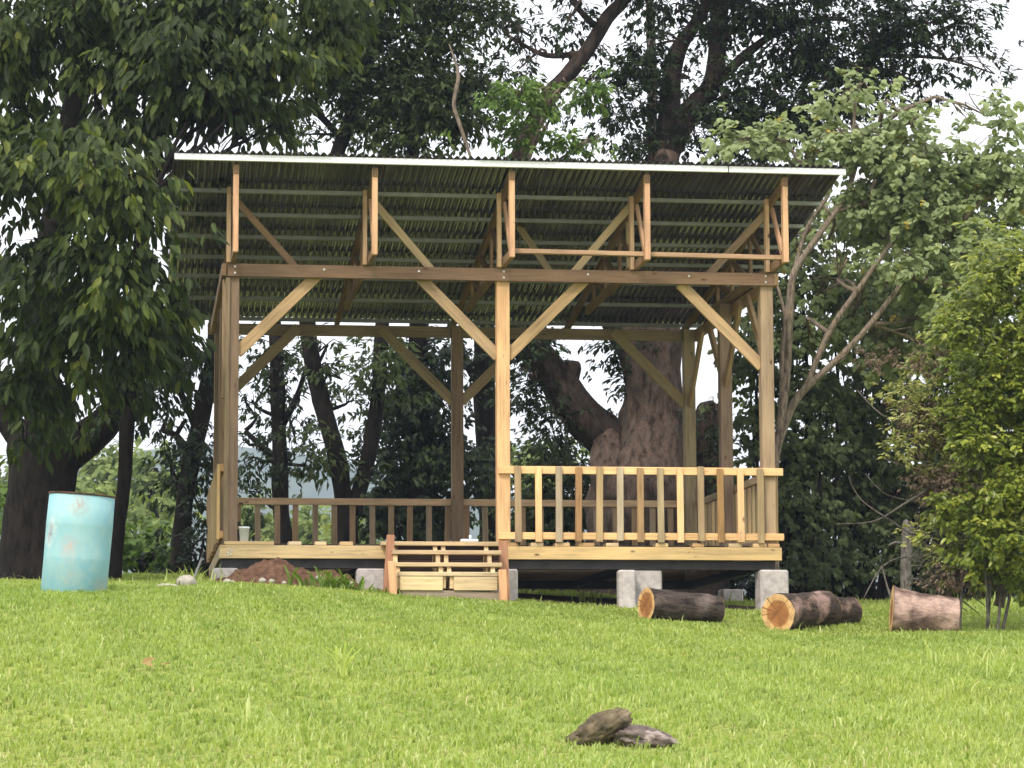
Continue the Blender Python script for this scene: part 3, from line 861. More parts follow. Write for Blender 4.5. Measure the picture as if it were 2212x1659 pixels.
def build_bits():
    # paint pot on the deck corner
    M = PM @ Matrix.Translation((.145, -.06, 1.975))
    t = thing('bucket', 'small white plastic pot standing on the left front corner of the deck', 'pot', M)
    o = new_obj('pot_body', lathe('pot_body', [(.045, 0), (.058, .15), (.061, .15), (.061, .158), (.055, .158), (.05, .145)], 20), MAT['plastic_white'], t)
    new_obj('rim', lathe('rim', [(.0605, .14), (.0625, .141), (.0625, .149), (.0605, .15)], 20), MAT['plastic_white'], t)
    bpy.context.view_layer.update()
    a, b = puv(*S(570, 1312), .03), puv(*S(580, 1312), .03)
    o = new_obj('dark_tin', lathe('dark_tin', [(.036, 0), (.036, .008), (.033, .012), (.033, .10), (.036, .104), (.036, .11)], 16), MAT['plastic_dark'], None, PM @ Matrix.Translation((.03 + .04, .11, 1.975 + .001)))
    tag(o, 'small dark tin behind the white pot on the deck', 'tin')
    # flat white tray on the top step
    u, h = puv(*S(1146, 1322), -.2)
    t = thing('tray', 'flat white tray with a small knob lying on the top step', 'tray', PM @ Matrix.Translation((u, -.19, STEP_H[0] + .001)))
    timber('tray_body', t, (u - .095, -.19, STEP_H[0] + .016), (u + .095, -.19, STEP_H[0] + .016), .10, .028, (1, 1, 1), mat=MAT['plastic_white'], bev=.006)
    new_obj('knob', lathe('knob', [(.014, 0), (.010, .02), (.016, .03), (.012, .045)], 10), MAT['plastic_white'], t, PM @ Matrix.Translation((u + .01, -.19, STEP_H[0] + .03)))
    # pipe leaning on the left side
    p0 = at(*S(470, 1420), 29.9); p0.z = g1(p0.x, p0.y)
    p1 = at(*S(500, 1345), 30.25)
    V, Fc = tube([p0, (p0 + p1) / 2 + Vector((0, 0, .004)), p1], [.013, .013, .013], 10, .1, 0)
    t = thing('pipe', 'thin pale plastic pipe leaning against the left corner of the deck', 'pipe', Matrix.Translation(p0))
    new_obj('tube', mesh_py('tube', [v - p0 for v in V], Fc, True), MAT['galvanised'], t)
    d = (p1 - p0).normalized(); V, Fc = tube([p1 - d * .12, p1 - d * .03], [.018, .018], 10, .05, 0)
    new_obj('coupling', mesh_py('coupling', [v - p0 for v in V], Fc, True), MAT['dark_steel'], t)

    # soil heap
    c = at(*S(705, 1425), 29.35); 
    xs = np.linspace(-.95, .95, 90); ys = np.linspace(-.5, .5, 44)
    V = []; base = g1(c.x, c.y)
    for y in ys:
        for x in xs:
            h1 = .30 * math.exp(-((x + .12) / .40) ** 2 - (y / .24) ** 2) + .21 * math.exp(-((x - .52) / .25) ** 2 - (y / .22) ** 2) + .05 * math.exp(-((x + .6) / .25) ** 2 - (y / .2) ** 2)
            nz = noise.fractal(Vector((x * 5, y * 5, 2)), .8, 2, 5) * .045 + noise.noise(Vector((x * 22, y * 22, 5))) * .012
            e = min(1, h1 / .08)
            V.append((c.x + x, c.y + y, g1(c.x + x, c.y + y) + h1 + nz * e - .035 * (1 - e)))
    nx = len(xs)
    Fc = [(r * nx + q, r * nx + q + 1, (r + 1) * nx + q + 1, (r + 1) * nx + q) for r in range(len(ys) - 1) for q in range(nx - 1)]
    o = new_obj('soil_heap', mesh_py('soil_heap', [Vector(v) - Vector((c.x, c.y, base)) for v in V], Fc, True), MAT['soil'], None, Matrix.Translation((c.x, c.y, base)))
    tag(o, 'low heap of reddish brown soil in front of the deck', 'soil heap')
    def heap_z(x, y):
        x -= c.x; y -= c.y
        return g1(c.x + x, c.y + y) + .30 * math.exp(-((x + .12) / .40) ** 2 - (y / .24) ** 2) + .21 * math.exp(-((x - .52) / .25) ** 2 - (y / .22) ** 2)
    peb = [(555, 1418, .05, 'pale pebble at the left foot of the soil heap'), (568, 1412, .032, 'small pale pebble just right of the leftmost one by the soil heap'), (641, 1409, .042, 'cream pebble in the middle of the soil heap foot'), (663, 1417, .036, 'bright white pebble low on the soil heap'),
           (779, 1385, .045, 'pinkish stone lodged on the right side of the soil heap'), (855, 1391, .034, 'grey stone at the right end of the soil heap'), (694, 1404, .03, 'tiny tan stone on the soil heap right of the white pebble')]
    for i, (x, y, r, lb) in enumerate(peb):
        p = at(*S(x, y), 29.05 if y > 1400 else 29.2)
        z = heap_z(p.x, p.y)
        o = new_obj('pebble', rock_mesh('pebble', r, r * .9, r * .75, i + 3, .2, 2), MAT['rock_pale'], None, Matrix.Translation((p.x, p.y, z + r * .35)))
        tag(o, lb, 'stone', 'stones on the soil heap')
    # pale stones near the left corner
    p = on_ground(*S(453, 1436)); 
    o = new_obj('stone', rock_mesh('stone', .10, .09, .085, 21, .22, 3), MAT['rock_pale'], None, Matrix.Translation(p + Vector((0, .05, .05))))
    tag(o, 'pale rounded stone in the grass left of the deck', 'stone')
    p = on_ground(*S(405, 1437))
    o = new_obj('stone', rock_mesh('stone', .115, .07, .03, 22, .2, 3), MAT['rock_pale'], None, Matrix.Translation(p + Vector((0, .03, .02))))
    tag(o, 'flat grey-green stone beside the pale rounded stone', 'stone')
    p = on_ground(*S(88, 1412))
    o = new_obj('stone', rock_mesh('stone', .10, .08, .06, 23, .2, 3), MAT['rock_pale'], None, Matrix.Translation(p + Vector((.08, .8, .03))))
    tag(o, 'pale stone half hidden behind the turquoise drum', 'stone')
    # rocks in the near grass
    p = on_ground(*S(1478, 1822)); print('rock', p)
    M = Matrix.Translation(p + Vector((-.01, .06, .090))) @ Matrix.Rotation(-.46, 4, 'Y') @ Matrix.Rotation(.25, 4, 'Z')
    o = new_obj('rock', rock_mesh('rock', .185, .12, .088, 4, .20), MAT['rock_brown'], None, M)
    tag(o, 'mossy brown rock tilted up on the lawn', 'rock')
    M = Matrix.Translation(p + Vector((.215, .02, .028))) @ Matrix.Rotation(.16, 4, 'Y')
    o = new_obj('rock', rock_mesh('rock', .185, .13, .072, 9, .24), MAT['rock_grey'], None, M)
    tag(o, 'flat grey-pink rock beside the tilted mossy rock', 'rock')
    M = Matrix.Translation(p + Vector((-.155, .03, .025))) 
    o = new_obj('rock', rock_mesh('rock', .06, .05, .05, 14, .3, 3), MAT['rock_brown'], None, M)
    tag(o, 'small brown rock at the left foot of the mossy rock', 'rock')

def build_drum():
    b = NB('drum_body'); tc = b.n('TexCoord')
    nz = b.n('TexNoise', i_Scale=8.0, i_Detail=9.0, i_Roughness=.75); b.l(tc.outputs['Object'], nz.inputs['Vector'])
    ad = b.n('VectorMath', operation='MULTIPLY_ADD'); ad.inputs[1].default_value = (.22, .22, .22); b.l(nz.outputs['Color'], ad.inputs[0]); b.l(tc.outputs['Object'], ad.inputs[2])
    def spot(c, sc, r0, r1):
        s = b.n('VectorMath', operation='SUBTRACT'); b.l(ad.outputs[0], s.inputs[0]); s.inputs[1].default_value = tuple(q + .11 for q in c)
        m = b.n('VectorMath', operation='MULTIPLY'); b.l(s.outputs[0], m.inputs[0]); m.inputs[1].default_value = sc
        ln = b.n('VectorMath', operation='LENGTH'); b.l(m.outputs[0], ln.inputs[0])
        return b.ramp(ln.outputs['Value'], [(r0, (1, 1, 1)), (r1, (0, 0, 0))])
    g3 = b.noise(tc.outputs['Object'], 1.7, 3); g2 = b.noise(b.mapping(tc.outputs['Object'], (1, 1, .6)), 9, 6, .7)
    g4 = b.noise(b.mapping(tc.outputs['Object'], (1, 1, .55)), 34, 6, .75)
    c = b.ramp(g3, [(.35, (.27, .47, .50)), (.7, (.18, .39, .46))])
    c = b.mix(b.ramp(g2, [(.47, (0, 0, 0)), (.66, (.5, .5, .5))]), c, (.36, .52, .50))
    for cc, sc, r0, r1, col in (((-.03, -.28, .39), (1, .3, .8), .03, .085, (.46, .37, .34)), ((.03, -.28, .78), (.9, .3, .8), .02, .085, (.32, .27, .23)), ((-.02, -.28, .15), (.9, .3, .9), .02, .11, (.36, .42, .38)),
                                 ((-.225, -.19, .53), (1.5, .6, .62), .045, .085, (.55, .60, .60)), ((-.225, -.19, .53), (1.5, .6, .62), .02, .05, (.22, .19, .23)), ((.25, -.12, .06), (1.4, .5, .8), .02, .09, (.40, .36, .30))):
        m = b.n('MixRGB', blend_type='MULTIPLY'); m.inputs[0].default_value = 1
        f = b.mix(1.0, spot(cc, sc, r0, r1 * 1.3), b.ramp(g4, [(.42, (.15, .15, .15)), (.58, (.9, .9, .9))]), 'MULTIPLY')
        c = b.mix(f, c, col)
    b.fin(b.pbsdf(c, .6, nrm=b.bump(g2, .08, .004)))
    Y = 24.6
    p = at(*S(180, 1440), Y); p.z = g1(p.x, p.y) - .02
    M = Matrix.Translation(p) @ Matrix.Rotation(math.radians(4.2), 4, 'Y') @ Matrix.Rotation(math.radians(1.0), 4, 'X')
    t = thing('drum', 'dented turquoise steel drum with rust spots leaning slightly on the grass', 'drum', M)
    R = .293
    body = [(R - .004, 0), (R, .006), (R, .30), (R + .0012, .31), (R, .32), (R, .60), (R + .0012, .61), (R, .62), (R - .001, .875), (R - .012, .878), (R - .012, .86)]
    o = new_obj('body', lathe('body', body, 56), MAT['drum_body'], t)
    for v in o.data.vertices:
        v.co.x += .006 * noise.noise(Vector((v.co.x * 4, v.co.y * 4, v.co.z * 3))); v.co.y += .01 * noise.noise(Vector((v.co.x * 4 + 9, v.co.y * 4, v.co.z * 3)))
    new_obj('rim', lathe('rim', [(R - .013, .872), (R + .005, .874), (R + .007, .882), (R + .003, .890), (R - .013, .889)], 56), MAT['rust'], t)
    new_obj('lid', lathe('lid', [(R - .02, .858), (R - .011, .862)], 40), MAT['rust'], t)

def build_logs():
    def log(px, py, r0, r1, L, ang, label, bark, seed, flare=0, p=None):
        p = p or on_ground(px, py)
        d = Vector((math.cos(ang), math.sin(ang), 0))
        q = p + d * L
        a = Vector((p.x, p.y, p.z + r0 * .93)); e = Vector((q.x, q.y, g1(q.x, q.y) + r1 * .93))
        x = (e - a).normalized(); z = (Vector((0, 0, 1)) - x * x.z).normalized(); y = z.cross(x)
        M = Matrix(((x.x, y.x, z.x, a.x), (x.y, y.y, z.y, a.y), (x.z, y.z, z.z, a.z), (0, 0, 0, 1)))
        t = thing('log', label, 'log', M, 'cut logs on the lawn')
        seg, n = 40, 26
        def rad(s, a_):
            r = r0 * (1 - s) + r1 * s + flare * r0 * math.exp(-s * 5) * (.5 + .5 * math.sin(a_))
            v = Vector((s * L * 4 + seed, math.cos(a_) * 1.2, math.sin(a_) * 1.2))
            return r * (1 + .09 * noise.noise(v) + .05 * noise.noise(v * 3.1) + .03 * noise.noise(Vector((v.x * 2, v.y * 9, v.z * 9))) + .02 * noise.noise(v * 14))
        V = []
        for i in range(n + 1):
            s = i / n
            for k in range(seg):
                a_ = 2 * math.pi * k / seg; r = rad(s, a_)
                V.append((s * L, r * math.cos(a_), r * math.sin(a_)))
        Fc = [(i * seg + k, i * seg + (k + 1) % seg, (i + 1) * seg + (k + 1) % seg, (i + 1) * seg + k) for i in range(n) for k in range(seg)]
        new_obj('bark', mesh_py('bark', V, Fc, True), MAT[bark], t)
        for s, ee in ((0, -.003), (1, L + .003)):
            V = [(ee + .006 * noise.noise(Vector((k, s, seed))), rr * rad(s, 2 * math.pi * k / seg) * math.cos(2 * math.pi * k / seg), rr * rad(s, 2 * math.pi * k / seg) * math.sin(2 * math.pi * k / seg)) for rr in (1.0, .8, .5, .2) for k in range(seg)]
            Fc = [(i * seg + k, i * seg + (k + 1) % seg, (i + 1) * seg + (k + 1) % seg, (i + 1) * seg + k) for i in range(3) for k in range(seg)] + [tuple(range(3 * seg, 4 * seg))]
            new_obj('cut_face', mesh_py('cut_face', V, Fc, False), MAT['cut_wood'], t)
        return t
    log(*S(1578, 1516), .175, .15, .84, math.radians(27), 'dark barked log lying in front of the concrete pier', 'log_bark_grey', 3)
    A = log(*S(1900, 1542), .190, .185, .92, math.radians(53), 'log with round orange cut face towards the camera', 'log_bark', 8)
    q = W[A.name] @ Vector((.97, 0, 0)); q = q + Vector((-.10, 0, 0))
    log(0, 0, .160, .15, .5, math.radians(42), 'short dark log lying behind the round-faced log', 'log_bark', 12, p=Vector((q.x, q.y, g1(q.x, q.y))))
    log(*S(2178, 1545), .215, .185, .64, math.radians(-3), 'pinkish log section with flared left end, rightmost on the lawn', 'log_bark_pink', 17, .22)

build_bits(); build_drum(); build_logs()

# ------------------------------------------------------------------ trees
def build_trees():
    # 1 big-leaved tree on the left, its boughs reach towards the camera
    tree('broadleaf_tree', 'large dark trunked tree with big drooping leaves at the left edge', 'tree', 33.0,
         [(88, 1235, .50), (86, 1120, .42), (90, 1020, .42), (100, 960, .46), (110, 900, .30), (70, 760, .24), (120, 500, .20), (160, 250, .15), (180, 60, .12), (190, -200, .07)],
         [[(120, 985, .30), (190, 945, .22), (245, 890, .17), (290, 800, .14), (300, 600, .11), (330, 330, .09), (420, 120, .06)],
          [(60, 960, .20), (10, 900, .14), (-40, 800, .1)], [(150, 280, .09), (152, 200, .085), (150, 120, .08)], [(260, 850, .09), (380, 700, .06, -2), (330, 560, .04, -3)],
          [(110, 480, .08), (250, 440, .06, -2), (330, 420, .03, -3)]],
         [(60, 400, 120, 90, 1.1, -4.5), (190, 390, 120, 80, 1, -5), (280, 450, 100, 80, 1, -4.5), (90, 540, 140, 90, 1, -4.5), (250, 590, 120, 90, 1.1, -5), (330, 660, 60, 70, 1, -4), (90, 690, 130, 90, 1.1, -3.5),
          (230, 740, 130, 80, 1.1, -4), (340, 770, 60, 50, .9, -3.6), (60, 830, 90, 80, 1.1, -3), (190, 840, 80, 45, .5, -2.5), (50, 920, 60, 40, 1, -2.5), (130, 930, 50, 30, .5, -1),
          (60, 60, 140, 100, 1, -2), (30, 230, 80, 110, 1, -2), (230, 60, 150, 80, 1, -2), (270, 180, 90, 90, 1, -2), (380, 130, 130, 90, 1.05, -2.5), (330, 280, 120, 60, .9, -2.5), (440, 230, 110, 60, .95, -2.5), (530, 100, 130, 90, 1, -2.2),
          (520, 240, 90, 60, .9, -2.2), (640, 60, 110, 70, .9, -1.8), (120, -180, 300, 160, 1, -1), (450, -150, 260, 140, 1, -1), (170, 10, 120, 50, 1, -2), (330, 10, 120, 50, 1, -2), (470, 10, 120, 50, 1, -2), (600, 0, 110, 50, 1, -2), (720, 20, 90, 50, .9, -1.6), (430, 60, 100, 60, 1, -2), (620, 130, 90, 60, .95, -2), (20, 130, 80, 80, 1, -2), (200, 270, 80, 60, 1, -2.5), (590, 270, 60, 40, .7, -2), (90, 310, 80, 50, 1.0, -2), (390, 380, 50, 40, .7, -2.5)],
         .195, .080, 1.95, 'leaf_big', 'bark_dark', 101, True, k=7, droop=.95, sub=.34, spread=.7, single=240,
         keep=lambda p: ~(((p[:, 0] / p[:, 1] * F / .994 + CX - 134) / 32) ** 2 + ((CY - (p[:, 2] - EYE) / p[:, 1] * F + PITCH * F + 5 - 205) / 52) ** 2 < 1))
    # 2 slim leaning trunk beside it
    tree('slim_tree', 'slim leaning dark trunk just right of the turquoise drum', 'tree', 31.5,
         [(244, 1240, .10), (256, 1130, .085), (270, 1020, .085), (274, 930, .08), (281, 850, .075), (296, 760, .06), (310, 640, .045)], [],
         [(290, 830, 50, 50, .9), (250, 880, 45, 35, .6), (320, 720, 60, 60, .8)], .15, .06, 1.9, 'leaf_dark', 'bark_dark', 102, True, droop=.8)
    # 3 tree left of the deck
    tree('shade_tree', 'dark tree with ragged crown just left of the deck', 'tree', 36.5,
         [(388, 1210, .13), (395, 1110, .12), (412, 1000, .12), (428, 930, .12), (445, 850, .11), (460, 760, .09), (470, 600, .06)],
         [[(415, 990, .07), (380, 940, .05), (350, 930, .03)], [(398, 1080, .05), (375, 1030, .04), (370, 1000, .02)], [(430, 930, .07), (400, 870, .05), (370, 800, .03)]],
         [(380, 850, 60, 40, .62), (430, 800, 60, 50, .75), (400, 760, 70, 50, .9), (350, 900, 45, 28, .35), (390, 930, 40, 25, .4), (360, 980, 25, 18, .5), (385, 1040, 42, 45, 1.05), (440, 1010, 40, 70, 1.1), (430, 1090, 40, 50, 1), (345, 790, 45, 35, .6)],
         .13, .055, 1.15, 'leaf_dark', 'bark_dark', 103, droop=.6)
    # behind the deck
    tree('straight_tree', 'straight dark trunk behind the left part of the rear railing', 'tree', 39.5,
         [(618, 1200, .14), (607, 1110, .12), (604, 1000, .115), (601, 900, .11), (598, 780, .10), (592, 640, .08), (588, 450, .05)],
         [[(604, 1000, .06), (560, 960, .045), (530, 930, .03)], [(602, 930, .06), (640, 860, .045), (660, 800, .03)]],
         [(560, 770, 55, 50, .65), (620, 800, 60, 55, .8), (560, 860, 55, 35, .6), (620, 890, 50, 40, .75), (540, 960, 40, 30, .5), (560, 1020, 55, 35, .95), (535, 1060, 30, 25, .9), (640, 960, 40, 40, .7), (660, 1000, 40, 40, .9), (530, 870, 30, 40, .4)],
         .12, .052, 1.0, 'leaf_dark', 'bark_dark', 104, droop=.5)
    tree('forked_tree', 'grey-brown leaning trunk of the tall tree whose crown rises over the roof', 'tree', 38.8,
         [(752, 1190, .15), (744, 1080, .135), (726, 980, .13), (700, 890, .125), (680, 800, .12), (664, 700, .12), (660, 600, .12), (690, 450, .11), (740, 300, .10), (790, 150, .08), (820, 0, .06)],
         [[(760, 1110, .12), (790, 1010, .11), (808, 920, .105), (818, 830, .10), (826, 700, .10), (850, 480, .09), (900, 280, .07), (940, 120, .05)], [(740, 300, .06), (680, 240, .05), (640, 220, .03)], [(900, 290, .05), (980, 230, .04), (1030, 190, .02)]],
         [(690, 760, 60, 35, .35), (750, 870, 55, 40, .35), (700, 950, 50, 40, .45), (740, 820, 60, 40, .4), (770, 1000, 50, 40, .25), (820, 800, 60, 70, .7), (700, 1010, 40, 30, .5),
          (690, 190, 110, 70, 1), (780, 130, 120, 80, 1.1), (860, 210, 120, 70, 1.1), (800, 250, 90, 50, 1), (930, 130, 110, 70, 1), (960, 240, 100, 60, 1.05), (900, 300, 70, 25, .8), (780, 300, 60, 20, .6), (1000, 60, 80, 50, .75), (880, 40, 120, 50, .9), (1040, 190, 70, 60, .9), (660, 290, 50, 25, .5),
          (720, 60, 100, 60, 1), (800, -150, 300, 130, 1), (840, 0, 110, 50, 1), (960, 10, 90, 50, .9), (1060, 20, 60, 40, .8), (900, 170, 90, 60, 1), (1010, 280, 60, 40, .9), (850, 290, 70, 35, .8), (620, 250, 60, 40, .6)],
         .15, .062, 2.0, 'leaf_mid', 'bark_dark', 105, droop=.45)
    tree('ivy_tree', 'dense dark ivy covered tree behind the middle of the deck', 'tree', 41.5,
         [(905, 1200, .22), (905, 1000, .19), (903, 800, .16), (910, 600, .12), (930, 450, .08)], [],
         [(900, 860, 70, 80, 1.25), (870, 960, 70, 80, 1.25), (930, 960, 60, 90, 1.3), (890, 1060, 80, 70, 1.3), (930, 1100, 60, 80, 1.3), (850, 1110, 60, 60, 1.1), (960, 820, 40, 60, .75), (920, 760, 70, 40, .9), (1010, 1060, 40, 90, 1.2), (860, 820, 40, 50, .9), (1000, 980, 25, 60, .9)],
         .12, .075, 2.3, 'leaf_dark', 'bark_dark', 106, droop=.7)
    tree('dark_tree', 'dark upright trunk just left of the bright centre post', 'tree', 43.0,
         [(1062, 1200, .20), (1058, 1080, .17), (1052, 960, .17), (1047, 860, .17), (1045, 760, .16), (1042, 600, .13)],
         [[(1047, 850, .08), (1010, 790, .06), (990, 740, .04)]],
         [(1000, 770, 50, 40, .55), (1080, 770, 50, 40, .6), (1010, 860, 30, 30, .35), (1120, 830, 40, 30, .3), (1130, 760, 50, 30, .7)], .12, .05, 1.2, 'leaf_dark', 'bark_dark', 107, droop=.6)
    # the great tree
    G = 38.2
    tree('great_tree', 'huge reddish-brown trunked tree with thick leaning limb behind the right half of the deck', 'tree', G,
         [(1402, 1230, .95), (1402, 1150, .80), (1402, 1060, .74), (1404, 990, .64), (1408, 930, .50), (1412, 870, .40), (1410, 800, .375), (1402, 740, .43), (1390, 680, .38), (1400, 560, .30), (1420, 420, .26), (1440, 330, .22)],
         [[(1370, 1010, .34), (1320, 950, .30), (1262, 905, .27), (1218, 850, .25), (1178, 790, .23), (1140, 740, .22), (1105, 640, .19), (1090, 500, .16), (1125, 330, .13), (1180, 215, .12), (1222, 167, .115), (1268, 112, .105), (1310, 40, .095), (1352, -10, .085), (1420, -150, .05)],
          [(1215, 850, .20), (1225, 815, .165), (1236, 790, .13), (1238, 780, .08)], [(1330, 1080, .32, -.3), (1318, 1020, .27, -.3), (1312, 960, .20, -.2), (1325, 935, .10, -.1)], [(1515, 1200, .34, .5), (1525, 1060, .27, .5), (1528, 960, .23, .5), (1528, 890, .19, .5), (1525, 868, .1, .5)],
          [(1365, 760, .20), (1320, 680, .17), (1300, 560, .14), (1330, 420, .1)],
          [(1440, 340, .17), (1444, 255, .15), (1452, 165, .13), (1470, 98, .11), (1520, 20, .08), (1560, -100, .05)], [(1440, 335, .17), (1490, 240, .15), (1538, 182, .14), (1550, 90, .12), (1556, 0, .11), (1560, -150, .07)],
          [(1545, 180, .07), (1620, 110, .06), (1700, 60, .045), (1800, 40, .03)], [(1700, 250, .05), (1800, 180, .045), (1900, 120, .04), (1990, 90, .02)], [(1490, 240, .07), (1600, 280, .055), (1700, 250, .05)],
          [(1290, 60, .05), (1250, 20, .04), (1215, -30, .03)], [(1265, 115, .05), (1180, 120, .035), (1120, 90, .02)]],
         [(1480, 30, 90, 40, .8), (1400, 100, 50, 80, .8), (1370, 180, 60, 60, .9), (1620, 30, 90, 40, .95), (1720, 40, 90, 50, 1), (1830, 50, 100, 50, 1), (1920, 110, 80, 50, .9), (1760, 130, 90, 50, 1), (1850, 160, 80, 45, .8), (1660, 160, 60, 60, .95),
          (1650, 240, 90, 50, 1.2), (1740, 250, 70, 50, 1.1), (1600, 300, 70, 40, 1.1), (1500, 300, 60, 40, .75), (1350, 260, 70, 50, 1), (1390, 320, 60, 30, 1), (1990, 180, 70, 30, .45), (2000, 50, 90, 50, .8), (2120, 60, 80, 60, .6), (2050, 130, 70, 40, .55), (2150, 160, 60, 40, .25), (1310, 130, 40, 30, .25), (1220, 60, 70, 40, .25), (1130, 60, 60, 60, .5), (1230, 20, 60, 25, .4),
          (1120, 150, 60, 40, .5), (1560, 60, 60, 60, .7), (1470, 160, 50, 60, .5), (1700, 100, 80, 50, .9), (1800, 210, 90, 50, .9), (1560, 260, 60, 40, .9), (1600, 180, 60, 40, .6), (1300, 210, 60, 40, .7), (1440, 250, 50, 50, .6), (1900, 30, 90, 50, .9), (1930, 190, 70, 35, .6), (1700, -130, 420, 120, 1), (1300, -120, 200, 110, .8), (1540, 210, 40, 40, .5), (1330, 760, 40, 30, .35), (1345, 850, 22, 30, .4), (1330, 790, 40, 40, .3), (1120, 770, 50, 60, .8, -.2), (1150, 830, 45, 50, .9, -.2), (1175, 880, 35, 50, 1, -.2), (1200, 930, 40, 40, 1, -.2), (1100, 700, 60, 40, .8), (1340, 720, 40, 40, .8, -.3), (1365, 800, 16, 40, .7, -.3), (1540, 900, 30, 50, .7, -.2), (1550, 1000, 30, 60, .6, -.2)],
         .13, .056, 1.85, 'leaf_dark', 'bark_great', 108, seg=44, droop=.4, rough=.20, limb_bark='bark_limb')
    tree('pale_trunk_tree', 'thin pale grey trunk rising behind the roof right of centre', 'tree', 42.0,
         [(1440, 1180, .10), (1425, 800, .09), (1412, 500, .085), (1408, 280, .08), (1410, 160, .075), (1404, 40, .07), (1400, -120, .04)], [],
         [(1420, 20, 60, 40, .5), (1390, -90, 120, 60, 1)], .12, .05, 1.6, 'leaf_dark', 'bark_grey', 109)
    tree('light_sapling', 'light green leafy sapling showing just above the roof centre', 'tree', 35.6,
         [(1088, 1180, .05), (1087, 900, .045), (1090, 650, .045), (1110, 450, .04), (1150, 320, .03), (1180, 230, .02)], [[(1120, 420, .03), (1200, 350, .02), (1250, 320, .012)]],
         [(1110, 215, 50, 30, 1.1), (1180, 205, 60, 30, 1.1), (1250, 200, 50, 28, 1), (1140, 260, 60, 30, .7), (1230, 310, 60, 20, 1.0), (1280, 325, 30, 14, .9), (1090, 310, 40, 20, .6), (1170, 300, 40, 20, .6)],
         .10, .055, 2.0, 'leaf_bright', 'bark_tan', 110, True, droop=.5, sub=.22)
    # dry twig hanging above the roof
    P, R = px_path([(1012, 325, .022), (990, 260, .024), (980, 225, .028), (990, 165, .024), (982, 130, .014), (970, 95, .006)], 36.4)
    P[0] = P[0] + (P[0] - P[1]) * .6
    b0 = P[0].copy()
    V, Fc = tube(P, R, 7, .08, .2, 4)
    o = new_obj('dead_branch', mesh_py('dead_branch', [v - b0 for v in V], Fc, True), MAT['bark_tan'], None, Matrix.Translation(b0))
    tag(o, 'bare pale dead branch standing up behind the roof left of centre', 'branch')
    # right: multi-stemmed shrub tree
    tree('stemmed_tree', 'many-stemmed tree with pale bark and light green leaves right of the pavilion', 'tree', 34.2,
         [(1668, 1180, 0.074), (1672, 1020, 0.059), (1684, 940, 0.056), (1700, 800, 0.052), (1706, 690, 0.048), (1712, 600, 0.044), (1745, 540, 0.037), (1795, 470, 0.033), (1838, 400, 0.030), (1842, 300, 0.022), (1850, 200, 0.015)],
         [[(1680, 960, 0.052), (1715, 870, 0.048), (1760, 820, 0.044), (1815, 770, 0.041), (1880, 700, 0.037), (1960, 600, 0.030), (2060, 500, 0.018)], [(1690, 880, 0.037), (1690, 760, 0.033), (1705, 640, 0.030), (1740, 500, 0.026), (1790, 420, 0.022), (1800, 370, 0.015)],
          [(1735, 850, 0.037), (1790, 720, 0.037), (1850, 630, 0.033), (1930, 520, 0.030), (2000, 440, 0.015)], [(1797, 468, 0.022), (1770, 430, 0.018), (1755, 410, 0.011)], [(1838, 400, 0.022), (1870, 300, 0.018), (1900, 270, 0.011)], [(1800, 460, 0.022), (1870, 440, 0.015), (1950, 450, 0.009)],
          [(1700, 700, 0.022), (1680, 620, 0.018), (1660, 590, 0.015), (1640, 560, 0.009)], [(1660, 1050, 0.030), (1655, 850, 0.026), (1660, 700, 0.022), (1668, 560, 0.015)]],
         [(1590, 300, 60, 30, .95), (1650, 320, 80, 35, 1), (1740, 310, 70, 40, 1), (1830, 220, 60, 45, 1), (1860, 290, 80, 50, 1), (1940, 340, 100, 60, 1), (2050, 330, 90, 60, 1), (1990, 420, 110, 60, 1.05), (2100, 420, 90, 70, 1), (2160, 320, 70, 60, .9), (1880, 400, 80, 50, 1), (1850, 480, 80, 40, .9, 1.2), (1940, 500, 90, 50, 1, 1), (2050, 520, 100, 60, 1), (2150, 520, 80, 70, .9),
          (1990, 590, 80, 50, .9), (2080, 640, 90, 60, .9), (1830, 560, 50, 30, .4), (1980, 690, 90, 50, .9, 1.5), (1900, 620, 50, 40, .5, 1.5), (2040, 760, 80, 50, .8, .8), (1760, 640, 40, 50, .5, 1.7), (1840, 690, 60, 50, .7, 1.7), (1920, 760, 70, 50, .7, 1.7), (1720, 430, 40, 30, .0001), (2000, 270, 60, 25, .7), (2130, 250, 60, 30, .9), (1770, 560, 50, 40, .5, 1.6), (1760, 740, 50, 50, .7, 1.6), (1860, 580, 70, 40, .7, 1.6), (1930, 420, 90, 50, 1), (1850, 350, 80, 40, 1), (2180, 420, 60, 80, 1), (2020, 650, 90, 60, 1, .8), (1880, 740, 70, 60, .8, 1.8), (1700, 560, 40, 40, .4, 1.6), (1960, 270, 60, 30, .8)],
         .115, .085, 1.75, 'leaf_pale', 'bark_tan', 111, True, droop=.25, sub=.28, limb_name='stem', face=1.3)
